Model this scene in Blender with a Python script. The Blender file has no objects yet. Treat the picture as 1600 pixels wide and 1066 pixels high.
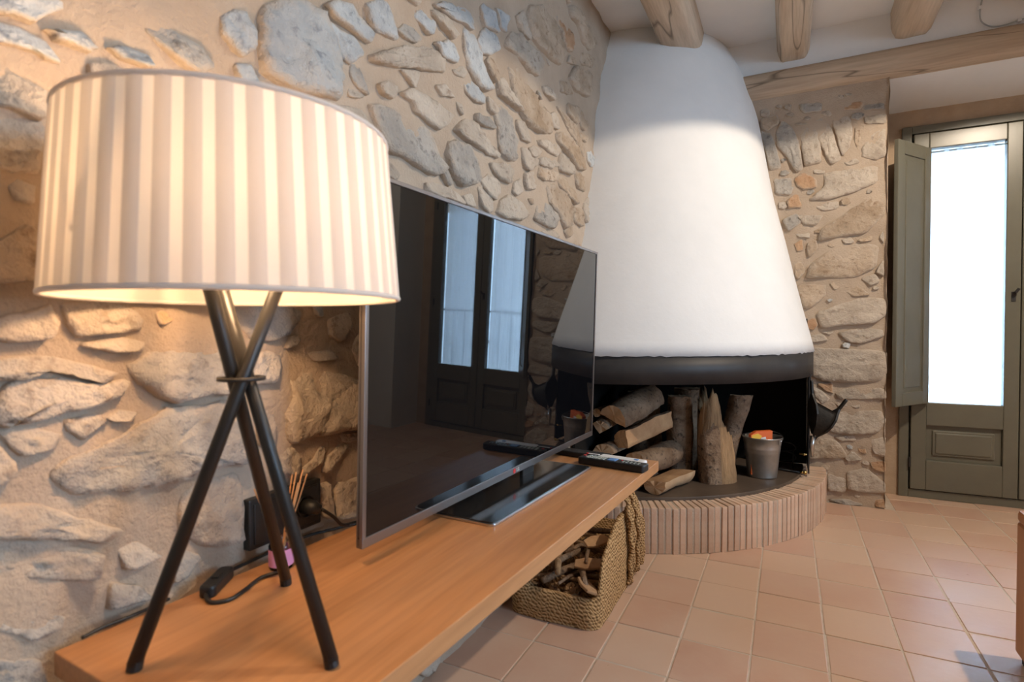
import bpy, math, random
from mathutils import Vector, Matrix, noise
random.seed(7)
S = bpy.context.scene
COL = S.collection

# ------------------------------------------------------------------ camera
cam_d = bpy.data.cameras.new('camera')
cam = bpy.data.objects.new('camera', cam_d); COL.objects.link(cam)
RIGHT = Vector((0.89529, 0.44547, -0.00356)); DOWN = Vector((0.00643, -0.02091, -0.99976)); FWD = Vector((-0.44544, 0.89505, -0.02158))
mw = Matrix.Identity(4)
for i in range(3):
    mw[i][0] = RIGHT[i]; mw[i][1] = -DOWN[i]; mw[i][2] = -FWD[i]
mw[2][3] = 0.95
cam.matrix_world = mw
cam_d.sensor_width = 36.0; cam_d.lens = 863.5 / 1600 * 36; cam_d.clip_start = 0.02
cam_d.dof.use_dof = True; cam_d.dof.focus_distance = 2.3; cam_d.dof.aperture_fstop = 4.5
S.camera = cam
# ------------------------------------------------------------------ world, lights, exposure
W_STR, SPOT_W, BULB_W = 17.5, 122.0, 17.0
wd = bpy.data.worlds.new('sky'); S.world = wd; wd.use_nodes = True
bg = wd.node_tree.nodes['Background']; bg.inputs[0].default_value = (0.48, 0.72, 1.0, 1); bg.inputs[1].default_value = W_STR
def portal(name, loc, direction, sx, sy):
    l = bpy.data.lights.new(name, 'AREA'); l.shape = 'RECTANGLE'; l.size = sx; l.size_y = sy
    l.cycles.is_portal = True
    o = bpy.data.objects.new(name, l); COL.objects.link(o); o.location = loc
    o.rotation_euler = Vector(direction).to_track_quat('-Z', 'Y').to_euler()
portal('door_portal', (1.087, 3.86, 1.0), (0, -1, 0), 1.1, 2.1)
portal("added_window_portal", (3.27, 0.7, 1.5), (-1, 0, 0), 1.6, 1.5)  # guides sky light through the window added on the right
SPOT_POS = (1.28, 2.15, 2.40)
sl = bpy.data.lights.new('ceiling_downlight_beam', 'SPOT'); sl.energy = SPOT_W; sl.color = (1.0, 0.84, 0.66)
sl.spot_size = math.radians(156.5); sl.spot_blend = 0.06; sl.shadow_soft_size = 0.025
so = bpy.data.objects.new('ceiling_downlight_beam', sl); COL.objects.link(so); so.location = SPOT_POS
S.view_settings.view_transform = 'Standard'; S.view_settings.look = 'None'
S.view_settings.gamma = 1.0; S.view_settings.use_curve_mapping = False
S.view_settings.exposure = 0.08
S.cycles.use_denoising = True
S.cycles.max_bounces = 8; S.cycles.diffuse_bounces = 4; S.cycles.transparent_max_bounces = 12
S.cycles.sample_clamp_indirect = 6.0

# ------------------------------------------------------------------ helpers
class MB:
    def __init__(s): s.v = []; s.f = []
    def add(s, vs, fs):
        o = len(s.v); s.v += [Vector(p) for p in vs]; s.f += [tuple(i + o for i in f) for f in fs]
    def box(s, lo, hi, M=None):
        a, b = lo, hi
        vs = [Vector((x, y, z)) for z in (a[2], b[2]) for y in (a[1], b[1]) for x in (a[0], b[0])]
        if M: vs = [M @ p for p in vs]
        s.add(vs, [(0,2,3,1),(4,5,7,6),(0,1,5,4),(2,6,7,3),(0,4,6,2),(1,3,7,5)])
    def tube(s, path, r, n=10, caps=True):
        P = [Vector(p) for p in path]; m = len(P); rr = r if isinstance(r, (list, tuple)) else [r] * m
        vs = []; up = None
        for i, p in enumerate(P):
            t = (P[min(i + 1, m - 1)] - P[max(i - 1, 0)]).normalized()
            if up is None: up = Vector((0, 0, 1)) if abs(t.z) < .9 else Vector((1, 0, 0))
            a = t.cross(up).normalized(); up = a.cross(t).normalized()
            for k in range(n):
                an = 2 * math.pi * k / n; vs.append(p + (a * math.cos(an) + up * math.sin(an)) * rr[i])
        fs = [(i*n+k, i*n+(k+1) % n, (i+1)*n+(k+1) % n, (i+1)*n+k) for i in range(m-1) for k in range(n)]
        if caps: fs += [tuple(range(n))[::-1], tuple(range((m-1)*n, m*n))]
        s.add(vs, fs)
    def lathe(s, prof, c, n=32, a0=0., a1=2*math.pi, M=None):
        full = abs(a1 - a0 - 2*math.pi) < 1e-6; k = n if full else n + 1; vs = []
        for r, z in prof:
            for i in range(k):
                an = a0 + (a1-a0)*i/n; p = Vector((r*math.cos(an), r*math.sin(an), z))
                vs.append((M @ p if M else p) + Vector(c))
        fs = []
        for j in range(len(prof)-1):
            for i in range(n):
                i2 = (i+1) % k; fs.append((j*k+i, j*k+i2, (j+1)*k+i2, (j+1)*k+i))
        s.add(vs, fs)
    def prism(s, poly, t, M):                 # poly in local xy, extruded 0..t along z
        n = len(poly); vs = [M @ Vector((x, y, z)) for z in (0, t) for x, y in poly]
        s.add(vs, [tuple(range(n))[::-1], tuple(range(n, 2*n))] + [(i, (i+1) % n, n+(i+1) % n, n+i) for i in range(n)])
    def mesh(s, name, smooth=False, off=Vector()):
        me = bpy.data.meshes.new(name); me.from_pydata([p - off for p in s.v], [], s.f); me.update()
        if smooth: me.polygons.foreach_set('use_smooth', [True] * len(me.polygons))
        return me
    def obj(s, name, mat, parent=None, smooth=False, bevel=0, auto=None):
        off = wloc(parent) if parent else Vector()
        o = bpy.data.objects.new(name, s.mesh(name, smooth, off)); COL.objects.link(o); o.parent = parent
        if mat: o.data.materials.append(mat)
        if bevel:
            b = o.modifiers.new('bevel', 'BEVEL'); b.width = bevel; b.segments = 2; b.limit_method = 'ANGLE'
        return o
def wloc(o):
    p = Vector(o.location)
    return p + wloc(o.parent) if o.parent else p
def tag(o, label, cat=None, group=None, kind=None):
    if label: o['label'] = label
    if cat: o['category'] = cat
    if group: o['group'] = group
    if kind: o['kind'] = kind
    return o
def thing(name, label, cat, loc=(0, 0, 0), group=None):
    o = bpy.data.objects.new(name, None); o.empty_display_size = .05; COL.objects.link(o); o.location = loc
    return tag(o, label, cat, group)
def share(name, me, parent, loc, rot=(0, 0, 0), scale=(1, 1, 1)):
    o = bpy.data.objects.new(name, me); COL.objects.link(o); o.parent = parent
    o.location = Vector(loc) - (wloc(parent) if parent else Vector()); o.rotation_euler = rot; o.scale = scale
    return o
def frame(o, x, y, z):                        # matrix from origin and three axes
    M = Matrix.Identity(4)
    for i in range(3): M[i][0] = x[i]; M[i][1] = y[i]; M[i][2] = z[i]; M[i][3] = o[i]
    return M
def smoothpath(pts, n=8):
    P = [Vector(p) for p in pts]; out = []
    for i in range(len(P)-1):
        a, b, c, d = P[max(i-1, 0)], P[i], P[i+1], P[min(i+2, len(P)-1)]
        for k in range(n):
            t = k/n; out.append(.5*((2*b)+(c-a)*t+(2*a-5*b+4*c-d)*t*t+(3*b-a-3*c+d)*t**3))
    return out + [P[-1]]
def fbm(p, sc, oct=3): return noise.fractal(Vector(p)*sc, 1.0, 2.0, oct)

# ------------------------------------------------------------------ materials
def mat(name, col, rough=.6, metal=0., spec=.5):
    m = bpy.data.materials.new(name); m.use_nodes = True
    b = m.node_tree.nodes['Principled BSDF']; b.inputs['Base Color'].default_value = (*col, 1)
    b.inputs['Roughness'].default_value = rough; b.inputs['Metallic'].default_value = metal
    b.inputs['Specular IOR Level'].default_value = spec
    return m
def N(m, t, **kw):
    n = m.node_tree.nodes.new(t)
    for k, v in kw.items():
        if k in n.inputs: n.inputs[k].default_value = v
        else: setattr(n, k, v)
    return n
def L(m, a, b): m.node_tree.links.new(a, b)
def coords(m, scale=(1, 1, 1), rot=(0, 0, 0), kind='Object'):
    tc = N(m, 'ShaderNodeTexCoord'); mp = N(m, 'ShaderNodeMapping')
    mp.inputs['Scale'].default_value = scale; mp.inputs['Rotation'].default_value = rot
    L(m, tc.outputs[kind], mp.inputs['Vector']); return mp.outputs['Vector']
def ramp(m, fac, stops):
    r = N(m, 'ShaderNodeValToRGB'); e = r.color_ramp.elements
    while len(e) < len(stops): e.new(.5)
    for el, (p, c) in zip(e, stops): el.position = p; el.color = (*c, 1)
    L(m, fac, r.inputs['Fac']); return r.outputs['Color']
def mix(m, fac, a, b, mode='MIX'):
    n = N(m, 'ShaderNodeMix'); n.data_type = 'RGBA'; n.blend_type = mode
    for sock, v in ((n.inputs[0], fac), (n.inputs[6], a), (n.inputs[7], b)):
        if hasattr(v, 'is_linked'): L(m, v, sock)
        elif isinstance(v, (int, float)): sock.default_value = v
        else: sock.default_value = (*v, 1)
    return n.outputs[2]
def BS(m): return m.node_tree.nodes['Principled BSDF']
def bump(m, h, strength=.3, dist=.01):
    b = N(m, 'ShaderNodeBump', Strength=strength, Distance=dist); L(m, h, b.inputs['Height']); L(m, b.outputs[0], BS(m).inputs['Normal'])
def noisy(name, c1, c2, scale=5., rough=.7, bstr=.3, bscale=40., bdist=.006, stretch=(1, 1, 1), detail=6., spec=.4, rand=0., speck=None):
    m = mat(name, c1, rough, 0, spec); v = coords(m, stretch)
    n = N(m, 'ShaderNodeTexNoise', Scale=scale, Detail=detail, Roughness=.62); L(m, v, n.inputs['Vector'])
    c = ramp(m, n.outputs['Fac'], [(.32, c1), (.68, c2)])
    n2 = N(m, 'ShaderNodeTexNoise', Scale=bscale, Detail=5., Roughness=.65); L(m, v, n2.inputs['Vector'])
    if speck:
        k = ramp(m, n2.outputs['Fac'], [(.55, (0, 0, 0)), (.68, (1, 1, 1))]); c = mix(m, k, c, speck)
    if rand:
        oi = N(m, 'ShaderNodeObjectInfo'); g = ramp(m, oi.outputs['Random'], [(0, (1-rand,)*3), (1, (1+rand*.6,)*3)])
        c = mix(m, 1., c, g, 'MULTIPLY')
    L(m, c, BS(m).inputs['Base Color'])
    if bstr: bump(m, n2.outputs['Fac'], bstr, bdist)
    return m
def wood(name, c1, c2, c3, axis='Y', scale=1., rough=.5, rz=0., bstr=.15, crack=False):
    st = {'Y': (14, .9, 14), 'X': (.9, 14, 14), 'Z': (14, 14, .9)}[axis]
    m = mat(name, c1, rough); v = coords(m, tuple(a*scale for a in st), (0, 0, rz))
    n = N(m, 'ShaderNodeTexNoise', Scale=1.6, Detail=7., Roughness=.6, Distortion=.6); L(m, v, n.inputs['Vector'])
    c = ramp(m, n.outputs['Fac'], [(.3, c1), (.5, c2), (.72, c3)])
    n2 = N(m, 'ShaderNodeTexNoise', Scale=9., Detail=4.); L(m, v, n2.inputs['Vector'])
    c = mix(m, .25, c, ramp(m, n2.outputs['Fac'], [(.35, tuple(x*.55 for x in c1)), (.6, c2)]))
    if crack:
        n3 = N(m, 'ShaderNodeTexNoise', Scale=.55, Detail=2., Distortion=.3); L(m, v, n3.inputs['Vector'])
        k = ramp(m, n3.outputs['Fac'], [(.493, (0, 0, 0)), (.499, (.8, .8, .8)), (.501, (.8, .8, .8)), (.507, (0, 0, 0))])
        c = mix(m, k, c, tuple(x*.3 for x in c1))
    L(m, c, BS(m).inputs['Base Color']); bump(m, n.outputs['Fac'], bstr, .004)
    return m
M_mortar = noisy('lime_mortar', (.43, .335, .25), (.53, .43, .335), 4., .9, .8, 120., .006, spec=.15)
def stonemat(name, c1, c2, speck, rand):
    m = noisy(name, c1, c2, 6., .88, .95, 34., .014, spec=.15, rand=rand, speck=speck)
    src = BS(m).inputs['Base Color'].links[0].from_socket
    at = N(m, 'ShaderNodeAttribute'); at.attribute_name = 'edge'
    n = N(m, 'ShaderNodeTexNoise', Scale=24., Detail=5., Roughness=.7); L(m, coords(m), n.inputs['Vector'])
    ad = N(m, 'ShaderNodeMath', operation='ADD'); L(m, at.outputs['Fac'], ad.inputs[0]); L(m, n.outputs['Fac'], ad.inputs[1])
    k = ramp(m, ad.outputs[0], [(.58, (0, 0, 0)), (.95, (.9, .9, .9))])
    L(m, mix(m, k, src, (.51, .425, .34)), BS(m).inputs['Base Color']); return m
STONE = {
 'b': stonemat('stone_blue_grey', (.37, .385, .395), (.55, .56, .55), (.29, .30, .315), .12),
 'g': stonemat('stone_grey', (.31, .285, .255), (.48, .44, .39), (.23, .21, .19), .12),
 'p': stonemat('stone_pale', (.42, .35, .28), (.58, .505, .42), (.36, .29, .23), .12),
 'w': stonemat('stone_brown', (.38, .28, .19), (.57, .46, .355), (.30, .21, .14), .10),
 'r': stonemat('stone_rust', (.40, .23, .13), (.56, .38, .245), (.34, .19, .10), .08)}
M_plaster = noisy('white_plaster', (.80, .80, .79), (.86, .855, .84), 3., .75, .25, 30., .004, spec=.25)
M_rough_plaster = noisy('rough_brown_plaster', (.40, .29, .20), (.50, .38, .27), 8., .9, .5, 60., .006, spec=.15)
M_beam = wood('weathered_pine', (.45, .335, .23), (.57, .445, .325), (.66, .54, .405), 'Y', .8, .7, crack=True)
M_lintel = wood('weathered_pine_lintel', (.45, .33, .23), (.55, .42, .30), (.63, .50, .37), 'X', .8, .7, crack=True)
M_shelf = wood('oiled_cherry', (.40, .175, .065), (.51, .245, .10), (.59, .30, .135), 'Y', .7, .42, -.0553)
M_orange_wood = wood('orange_wood', (.38, .145, .05), (.47, .195, .07), (.54, .24, .10), 'Z', .7, .4)
M_door = noisy('grey_green_paint', (.135, .13, .10), (.155, .15, .115), 6., .30, .05, 60., .002)
M_black = mat('black_satin_metal', (.012, .011, .010), .42, 0., .5)
M_steel = noisy('blackened_steel', (.030, .029, .030), (.050, .048, .048), 5., .5, .05, 40.)
BS(M_steel).inputs['Metallic'].default_value = .3
M_soot = mat('soot', (.010, .009, .008), .8, 0, .15)
M_plate = noisy('hearth_steel', (.075, .052, .036), (.12, .085, .06), 6., .5, .1, 40.)
M_chrome = mat('brushed_aluminium', (.55, .54, .53), .28, 1.)
M_bezel = mat('dark_aluminium', (.26, .24, .235), .34, .9)
M_brass = mat('brass', (.62, .42, .16), .3, 1.)
M_zinc = noisy('galvanised_zinc', (.34, .34, .33), (.48, .48, .47), 14., .38, .05, 40.); BS(M_zinc).inputs['Metallic'].default_value = .85
M_plastic = mat('black_plastic', (.012, .012, .012), .45)
M_white_pl = mat('white_plastic', (.80, .80, .80), .4)
M_red = mat('red_print', (.70, .05, .05), .5); M_orange = mat('orange_print', (.85, .16, .03), .5); M_yellow = mat('yellow_print', (.92, .55, .06), .5)
M_greybtn = mat('grey_buttons', (.50, .54, .50), .5); M_bluebtn = mat('blue_buttons', (.12, .28, .60), .5); M_navy = mat('navy_print', (.02, .03, .12), .4)
M_pink = mat('pink_label', (.72, .32, .55), .5); M_reed = mat('reed', (.60, .30, .12), .7)
M_leather = noisy('black_leather', (.012, .011, .010), (.03, .026, .022), 20., .5, .2, 50.)
M_bark = noisy('bark', (.17, .10, .058), (.37, .26, .175), 10., .9, 1., 45., .012, (1, 1, 1), spec=.1, rand=.2, speck=(.07, .05, .04))
M_cut = noisy('cut_wood', (.50, .31, .17), (.64, .44, .27), 12., .8, .3, 60., .004, rand=.15)
M_split = noisy('split_wood', (.36, .19, .09), (.58, .36, .19), 9., .8, .6, 30., .008, rand=.15)
M_torn = noisy('torn_wood', (.16, .095, .05), (.46, .28, .14), 8., .9, .9, 30., .01, (3, 3, .5))
M_brick = noisy('terracotta_brick', (.58, .365, .25), (.72, .525, .385), 9., .9, .5, 70., .004, spec=.15, rand=.16, speck=(.60, .46, .35))
def esparto():
    m = mat('woven_esparto', (.42, .27, .13), .85, 0, .2); v = coords(m)
    w = N(m, 'ShaderNodeTexWave', Scale=30., Distortion=7., Detail=3.); w.bands_direction = 'Z'; L(m, v, w.inputs['Vector'])
    w2 = N(m, 'ShaderNodeTexWave', Scale=38., Distortion=8., Detail=3.); w2.bands_direction = 'DIAGONAL'; L(m, v, w2.inputs['Vector'])
    h = mix(m, .5, w.outputs['Color'], w2.outputs['Color'])
    L(m, ramp(m, h, [(.15, (.17, .09, .035)), (.5, (.42, .245, .105)), (.85, (.58, .37, .18))]), BS(m).inputs['Base Color'])
    bump(m, h, .6, .004); return m
M_esparto = esparto()
def tilemat():
    m = mat('terracotta_tile', (.6, .4, .3), .45, 0, .35)
    oi = N(m, 'ShaderNodeObjectInfo')
    c = ramp(m, oi.outputs['Random'], [(0, (.54, .32, .225)), (.35, (.59, .375, .265)), (.7, (.63, .44, .315)), (1, (.56, .35, .26))])
    n = N(m, 'ShaderNodeTexNoise', Scale=7., Detail=5.); L(m, coords(m), n.inputs['Vector'])
    tc = N(m, 'ShaderNodeNewGeometry'); n3 = N(m, 'ShaderNodeTexNoise', Scale=5.5, Detail=5., Roughness=.6); L(m, tc.outputs['Position'], n3.inputs['Vector'])
    c = mix(m, ramp(m, n3.outputs['Fac'], [(.35, (0, 0, 0)), (.7, (.55, .55, .55))]), c, (.64, .46, .34))
    L(m, c, BS(m).inputs['Base Color'])
    n2 = N(m, 'ShaderNodeTexNoise', Scale=30., Detail=4.); L(m, tc.outputs['Position'], n2.inputs['Vector'])
    L(m, ramp(m, n3.outputs['Fac'], [(.3, (.27,)*3), (.7, (.44,)*3)]), BS(m).inputs['Roughness'])
    bump(m, n2.outputs['Fac'], .12, .004); return m
M_tile = tilemat()
M_grout = noisy('grout', (.52, .42, .33), (.62, .52, .42), 20., .95, .3, 90.)
def glassmat(name, tint=(1, 1, 1), fac=.08):
    m = bpy.data.materials.new(name); m.use_nodes = True; nt = m.node_tree; nt.nodes.clear()
    o = N(m, 'ShaderNodeOutputMaterial'); t = N(m, 'ShaderNodeBsdfTransparent'); t.inputs[0].default_value = (*tint, 1)
    g = N(m, 'ShaderNodeBsdfGlossy', Roughness=.02); f = N(m, 'ShaderNodeFresnel', IOR=1.45); x = N(m, 'ShaderNodeMixShader')
    L(m, f.outputs[0], x.inputs[0]); L(m, t.outputs[0], x.inputs[1]); L(m, g.outputs[0], x.inputs[2]); L(m, x.outputs[0], o.inputs[0]); return m
M_glass = glassmat('pane_glass'); M_bottle = glassmat('bottle_glass', (.95, .93, .93))
def cloth(name, col, transp, transl):
    m = bpy.data.materials.new(name); m.use_nodes = True; nt = m.node_tree; nt.nodes.clear()
    o = N(m, 'ShaderNodeOutputMaterial'); d = N(m, 'ShaderNodeBsdfDiffuse', Color=(*col, 1)); t = N(m, 'ShaderNodeBsdfTranslucent', Color=(*col, 1))
    a = N(m, 'ShaderNodeMixShader'); a.inputs[0].default_value = transl; L(m, d.outputs[0], a.inputs[1]); L(m, t.outputs[0], a.inputs[2]); last = a
    if transp:
        p = N(m, 'ShaderNodeBsdfTransparent'); b = N(m, 'ShaderNodeMixShader'); b.inputs[0].default_value = transp
        L(m, a.outputs[0], b.inputs[1]); L(m, p.outputs[0], b.inputs[2]); last = b
    L(m, last.outputs[0], o.inputs[0]); return m
M_sheer = cloth('sheer_curtain', (.80, .83, .86), .12, .5)
M_shade_in = cloth('shade_liner', (.88, .82, .76), 0, .25)
M_ribbon = cloth('shade_ribbon', (.82, .775, .74), .28, .50)
def screenmat():
    m = mat('dark_glossy_screen', (.004, .004, .005), .02, 0, .42); BS(m).inputs['IOR'].default_value = 1.5; return m
M_screen = screenmat()

# stone outlines on the walls, millimetres (along the wall, height)
LEFT = """
b 727,1549 772,1584 823,1609 875,1610 901,1583 908,1516 903,1449 855,1436 776,1426 723,1430 718,1475
b 637,1487 660,1509 686,1514 695,1493 696,1460 674,1439 654,1445 637,1457
b 897,1602 920,1600 964,1602 985,1577 943,1540 916,1541 905,1576
b 883,1632 910,1657 961,1676 974,1665 1016,1643 1007,1613 952,1618 898,1618
b 999,1690 1045,1731 1088,1739 1102,1691 1107,1665 1067,1656 1035,1652 1017,1655
g 951,1540 972,1546 997,1513 1001,1492 967,1496 947,1513
p 938,1479 967,1490 992,1481 942,1462
p 1034,1596 1130,1658 1184,1678 1233,1704 1320,1713 1319,1672 1214,1639 1126,1607 1074,1592 1034,1582
p 1214,1632 1202,1606 1185,1578 1152,1587 1126,1597
b 1204,1783 1234,1803 1288,1791 1254,1749 1230,1751 1196,1767
g 1112,1692 1149,1721 1187,1730 1212,1718 1192,1697 1148,1688 1117,1689
p 1267,1817 1331,1835 1375,1832 1400,1818 1364,1790 1321,1800 1276,1802
b 1280,1838 1331,1871 1441,1915 1487,1902 1471,1861 1429,1860 1351,1845 1302,1838
b 1285,1736 1350,1775 1388,1778 1402,1751 1377,1722 1310,1716 1297,1733
b 1440,1847 1482,1854 1534,1829 1563,1779 1611,1741 1550,1716 1505,1712 1450,1738 1439,1786
b 1510,1845 1564,1913 1644,1922 1672,1897 1590,1839 1538,1825
b 1540,1968 1569,1991 1645,1993 1654,1941 1564,1919 1548,1944
p 1367,1699 1424,1734 1443,1721 1416,1694 1381,1692
p 1287,1621 1332,1644 1359,1635 1359,1615 1312,1606
b 1424,1691 1469,1707 1517,1701 1554,1693 1545,1666 1476,1656 1438,1665
p 1049,1532 1083,1553 1115,1555 1108,1537 1090,1516 1063,1517
p 1716,1947 1751,1985 1826,2014 1899,2015 1946,2013 2009,2026 2002,1984 1964,1922 1864,1911 1782,1922 1711,1916
w 1917,2161 2036,2222 2152,2230 2226,2192 2256,2130 2195,2066 2095,2044 1984,2044 1917,2047 1899,2105
r 2188,2256 2272,2274 2362,2270 2378,2238 2328,2176 2256,2168 2226,2219
w 2353,2386 2475,2423 2619,2434 2690,2422 2711,2381 2579,2296 2484,2295 2448,2345 2353,2339
b 1640,2018 1737,2031 1702,1970 1663,1958
p 1799,2069 1888,2134 1917,2088 1899,2032 1820,2034
p 1657,1776 1695,1806 1745,1795 1786,1776 1818,1737 1734,1739 1666,1739
w 1730,1849 1803,1877 1892,1850 1982,1836 2094,1824 2094,1747 1982,1719 1880,1719 1807,1745 1765,1790
p 2028,1908 2115,1934 2151,1917 2122,1888 2054,1890
w 2328,2162 2413,2182 2395,2148 2303,2118
w 2484,2245 2690,2302 2639,2236 2475,2188
w 2421,2154 2618,2206 2649,2144 2579,2074 2421,2038 2328,2061
w 2217,2006 2352,2040 2361,2001 2240,1964
g 1647,1688 1675,1704 1729,1702 1770,1689 1785,1631 1769,1550 1713,1537 1660,1550 1642,1598 1633,1649
p 1802,1700 1862,1711 1902,1667 1891,1647 1839,1641 1807,1670
g 1512,1622 1601,1643 1619,1611 1557,1600 1516,1600
p 1584,1700 1633,1702 1642,1678 1615,1658 1588,1663
p 1389,1532 1441,1579 1508,1593 1557,1571 1609,1550 1650,1535 1623,1521 1569,1512 1523,1521 1441,1522 1404,1529
p 1839,1613 1891,1624 1914,1597 1981,1611 1962,1581 1890,1543 1850,1551
p 1896,1625 1956,1655 2000,1648 1981,1620 1914,1604
p 2001,1690 2186,1739 2216,1710 2171,1673 2093,1667 2007,1670
p 2000,1621 2164,1658 2193,1642 2100,1604 2006,1595
p 2216,1694 2294,1716 2385,1681 2351,1644 2201,1622
w 2172,1763 2255,1797 2352,1805 2511,1747 2502,1702 2411,1688 2270,1725 2186,1736
w 2194,1888 2295,1874 2421,1887 2456,1852 2511,1810 2483,1754 2352,1820 2271,1849
w 2303,1938 2447,1978 2456,1929 2412,1887 2303,1896
w 2456,1970 2588,1955 2578,1921 2502,1887 2447,1917
w 2456,1861 2588,1884 2540,1842 2474,1834
p 1600,1492 1688,1517 1779,1528 1753,1492 1727,1460 1673,1458 1613,1474
p 1539,1423 1591,1452 1664,1445 1654,1406 1612,1378 1560,1398
p 1514,1394 1547,1405 1599,1376 1598,1338 1568,1326 1522,1344
g 1351,1483 1400,1504 1475,1509 1502,1474 1514,1415 1413,1378 1364,1403 1343,1449
g 1021,1470 1068,1487 1151,1483 1239,1487 1275,1469 1294,1430 1310,1402 1303,1388 1253,1375 1180,1378 1118,1385 1073,1382 1057,1398 1043,1435
p 1131,1539 1182,1570 1264,1579 1328,1575 1369,1569 1328,1533 1288,1505 1254,1504 1213,1514 1182,1516 1174,1534
p 1390,1615 1419,1620 1430,1609 1412,1584 1394,1596
p 1056,1357 1083,1357 1118,1337 1092,1318 1058,1322
g 1310,1420 1333,1417 1363,1374 1339,1363 1316,1389
p 1240,1345 1303,1354 1398,1350 1424,1326 1356,1323 1240,1319
p 1424,1347 1481,1369 1493,1330 1442,1328
p 1673,1389 1737,1416 1838,1412 1877,1377 1837,1351 1701,1332 1639,1340
p 1763,1468 1822,1498 1833,1464 1778,1424 1752,1434
p 1855,1520 1931,1549 1974,1518 1943,1489 1866,1467
w 1883,1435 1943,1452 1937,1425 1907,1421
g 1974,1434 2038,1457 2134,1446 2192,1419 2134,1369 2038,1361 1942,1370 1955,1409
w 2072,1518 2149,1551 2310,1544 2368,1488 2309,1412 2245,1388 2192,1430 2099,1460
w 2006,1585 2186,1611 2156,1566 2045,1542 1974,1540
w 2164,1586 2262,1605 2376,1573 2402,1520 2326,1533 2208,1552
w 2403,1662 2539,1688 2511,1602 2438,1604
w 2393,1510 2492,1512 2483,1432 2393,1435
w 2261,1376 2367,1430 2376,1386 2309,1356
p 2024,1339 2148,1359 2199,1340 2071,1318
p 902,1425 930,1440 1005,1455 1005,1418 978,1409 941,1411
b 664,1417 690,1428 711,1400 700,1387 671,1389
g 500,1425 527,1425 567,1421 599,1416 612,1395 596,1378 562,1377 534,1390 511,1408
b 461,1353 478,1365 512,1365 516,1352 503,1346 478,1346
b 385,1344 401,1350 427,1359 442,1347 434,1340 413,1338 395,1338
b 316,1369 366,1398 400,1384 369,1349 346,1346 315,1336
b 315,1323 352,1332 378,1327 395,1310 378,1308 357,1309 315,1297
p 314,1270 348,1269 377,1262 384,1237 368,1225 347,1230 313,1227
p 313,1210 350,1214 378,1218 372,1158 349,1152 312,1155
p 340,1131 351,1139 368,1135 365,1113 346,1117
w 310,1038 328,1056 359,1084 380,1063 380,1017 309,1014
p 308,962 350,970 380,982 386,962 380,944 362,938 334,940 308,946
p 401,985 431,988 478,989 492,969 486,951 438,948 414,945 407,959
p 421,931 450,938 494,935 493,921 462,917 437,923
r 518,978 544,983 552,966 526,960
p 330,854 344,884 388,885 421,874 468,875 459,857 429,846 406,843 366,836 338,833 329,843
p 307,909 342,914 388,914 430,898 452,887 437,878 407,889 387,897 348,889 326,890 307,895
g 488,899 520,915 558,919 618,917 627,900 637,874 629,842 603,843 576,841 549,838 533,847 503,870 489,884
p 683,907 726,908 748,897 745,875 730,854 696,852 681,875
g 644,1001 692,1004 776,1005 795,987 786,968 762,946 726,932 691,935 658,961
p 775,933 795,938 802,928 762,915
p 825,904 889,904 897,888 835,887
p 877,968 936,988 941,955 911,927 882,937
b 830,1004 856,1002 856,977 836,977
p 777,857 843,859 908,847 969,828 967,729 897,735 824,734 775,733 769,784 782,819
g 391,761 408,777 447,785 466,791 501,808 537,824 596,818 618,824 649,815 653,781 664,726 656,713 595,721 544,713 499,715 450,722 412,730 398,743
p 398,826 421,832 440,827 443,817 413,801 401,814
p 450,826 467,835 487,826 475,817 459,818
p 587,694 652,694 661,640 655,574 586,594 554,631 560,680
p 695,797 734,791 734,735 709,732
p 723,726 770,719 800,708 793,685 782,664 736,680
p 829,688 845,708 862,695 844,674 803,659 800,672
p 870,683 908,701 931,691 907,672 858,653 858,668
p 843,622 874,621 881,578 877,549 850,567
p 899,611 966,609 964,527 892,545
p 906,723 967,715 967,698 920,703
p 461,635 488,628 516,601 468,598
g 539,590 552,595 582,574 560,551 539,553
g 449,583 490,565 501,541 448,549
g 318,607 353,599 386,567 383,555 354,552 322,584
p 303,689 346,683 395,660 435,629 421,604 362,630 303,660
p 304,732 364,722 410,691 454,661 435,652 384,674 303,701
g 301,553 357,523 363,486 300,516
p 306,816 329,806 338,786 340,770 323,762 305,765
p 331,825 366,822 392,809 383,795 352,791 338,806
"""
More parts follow.
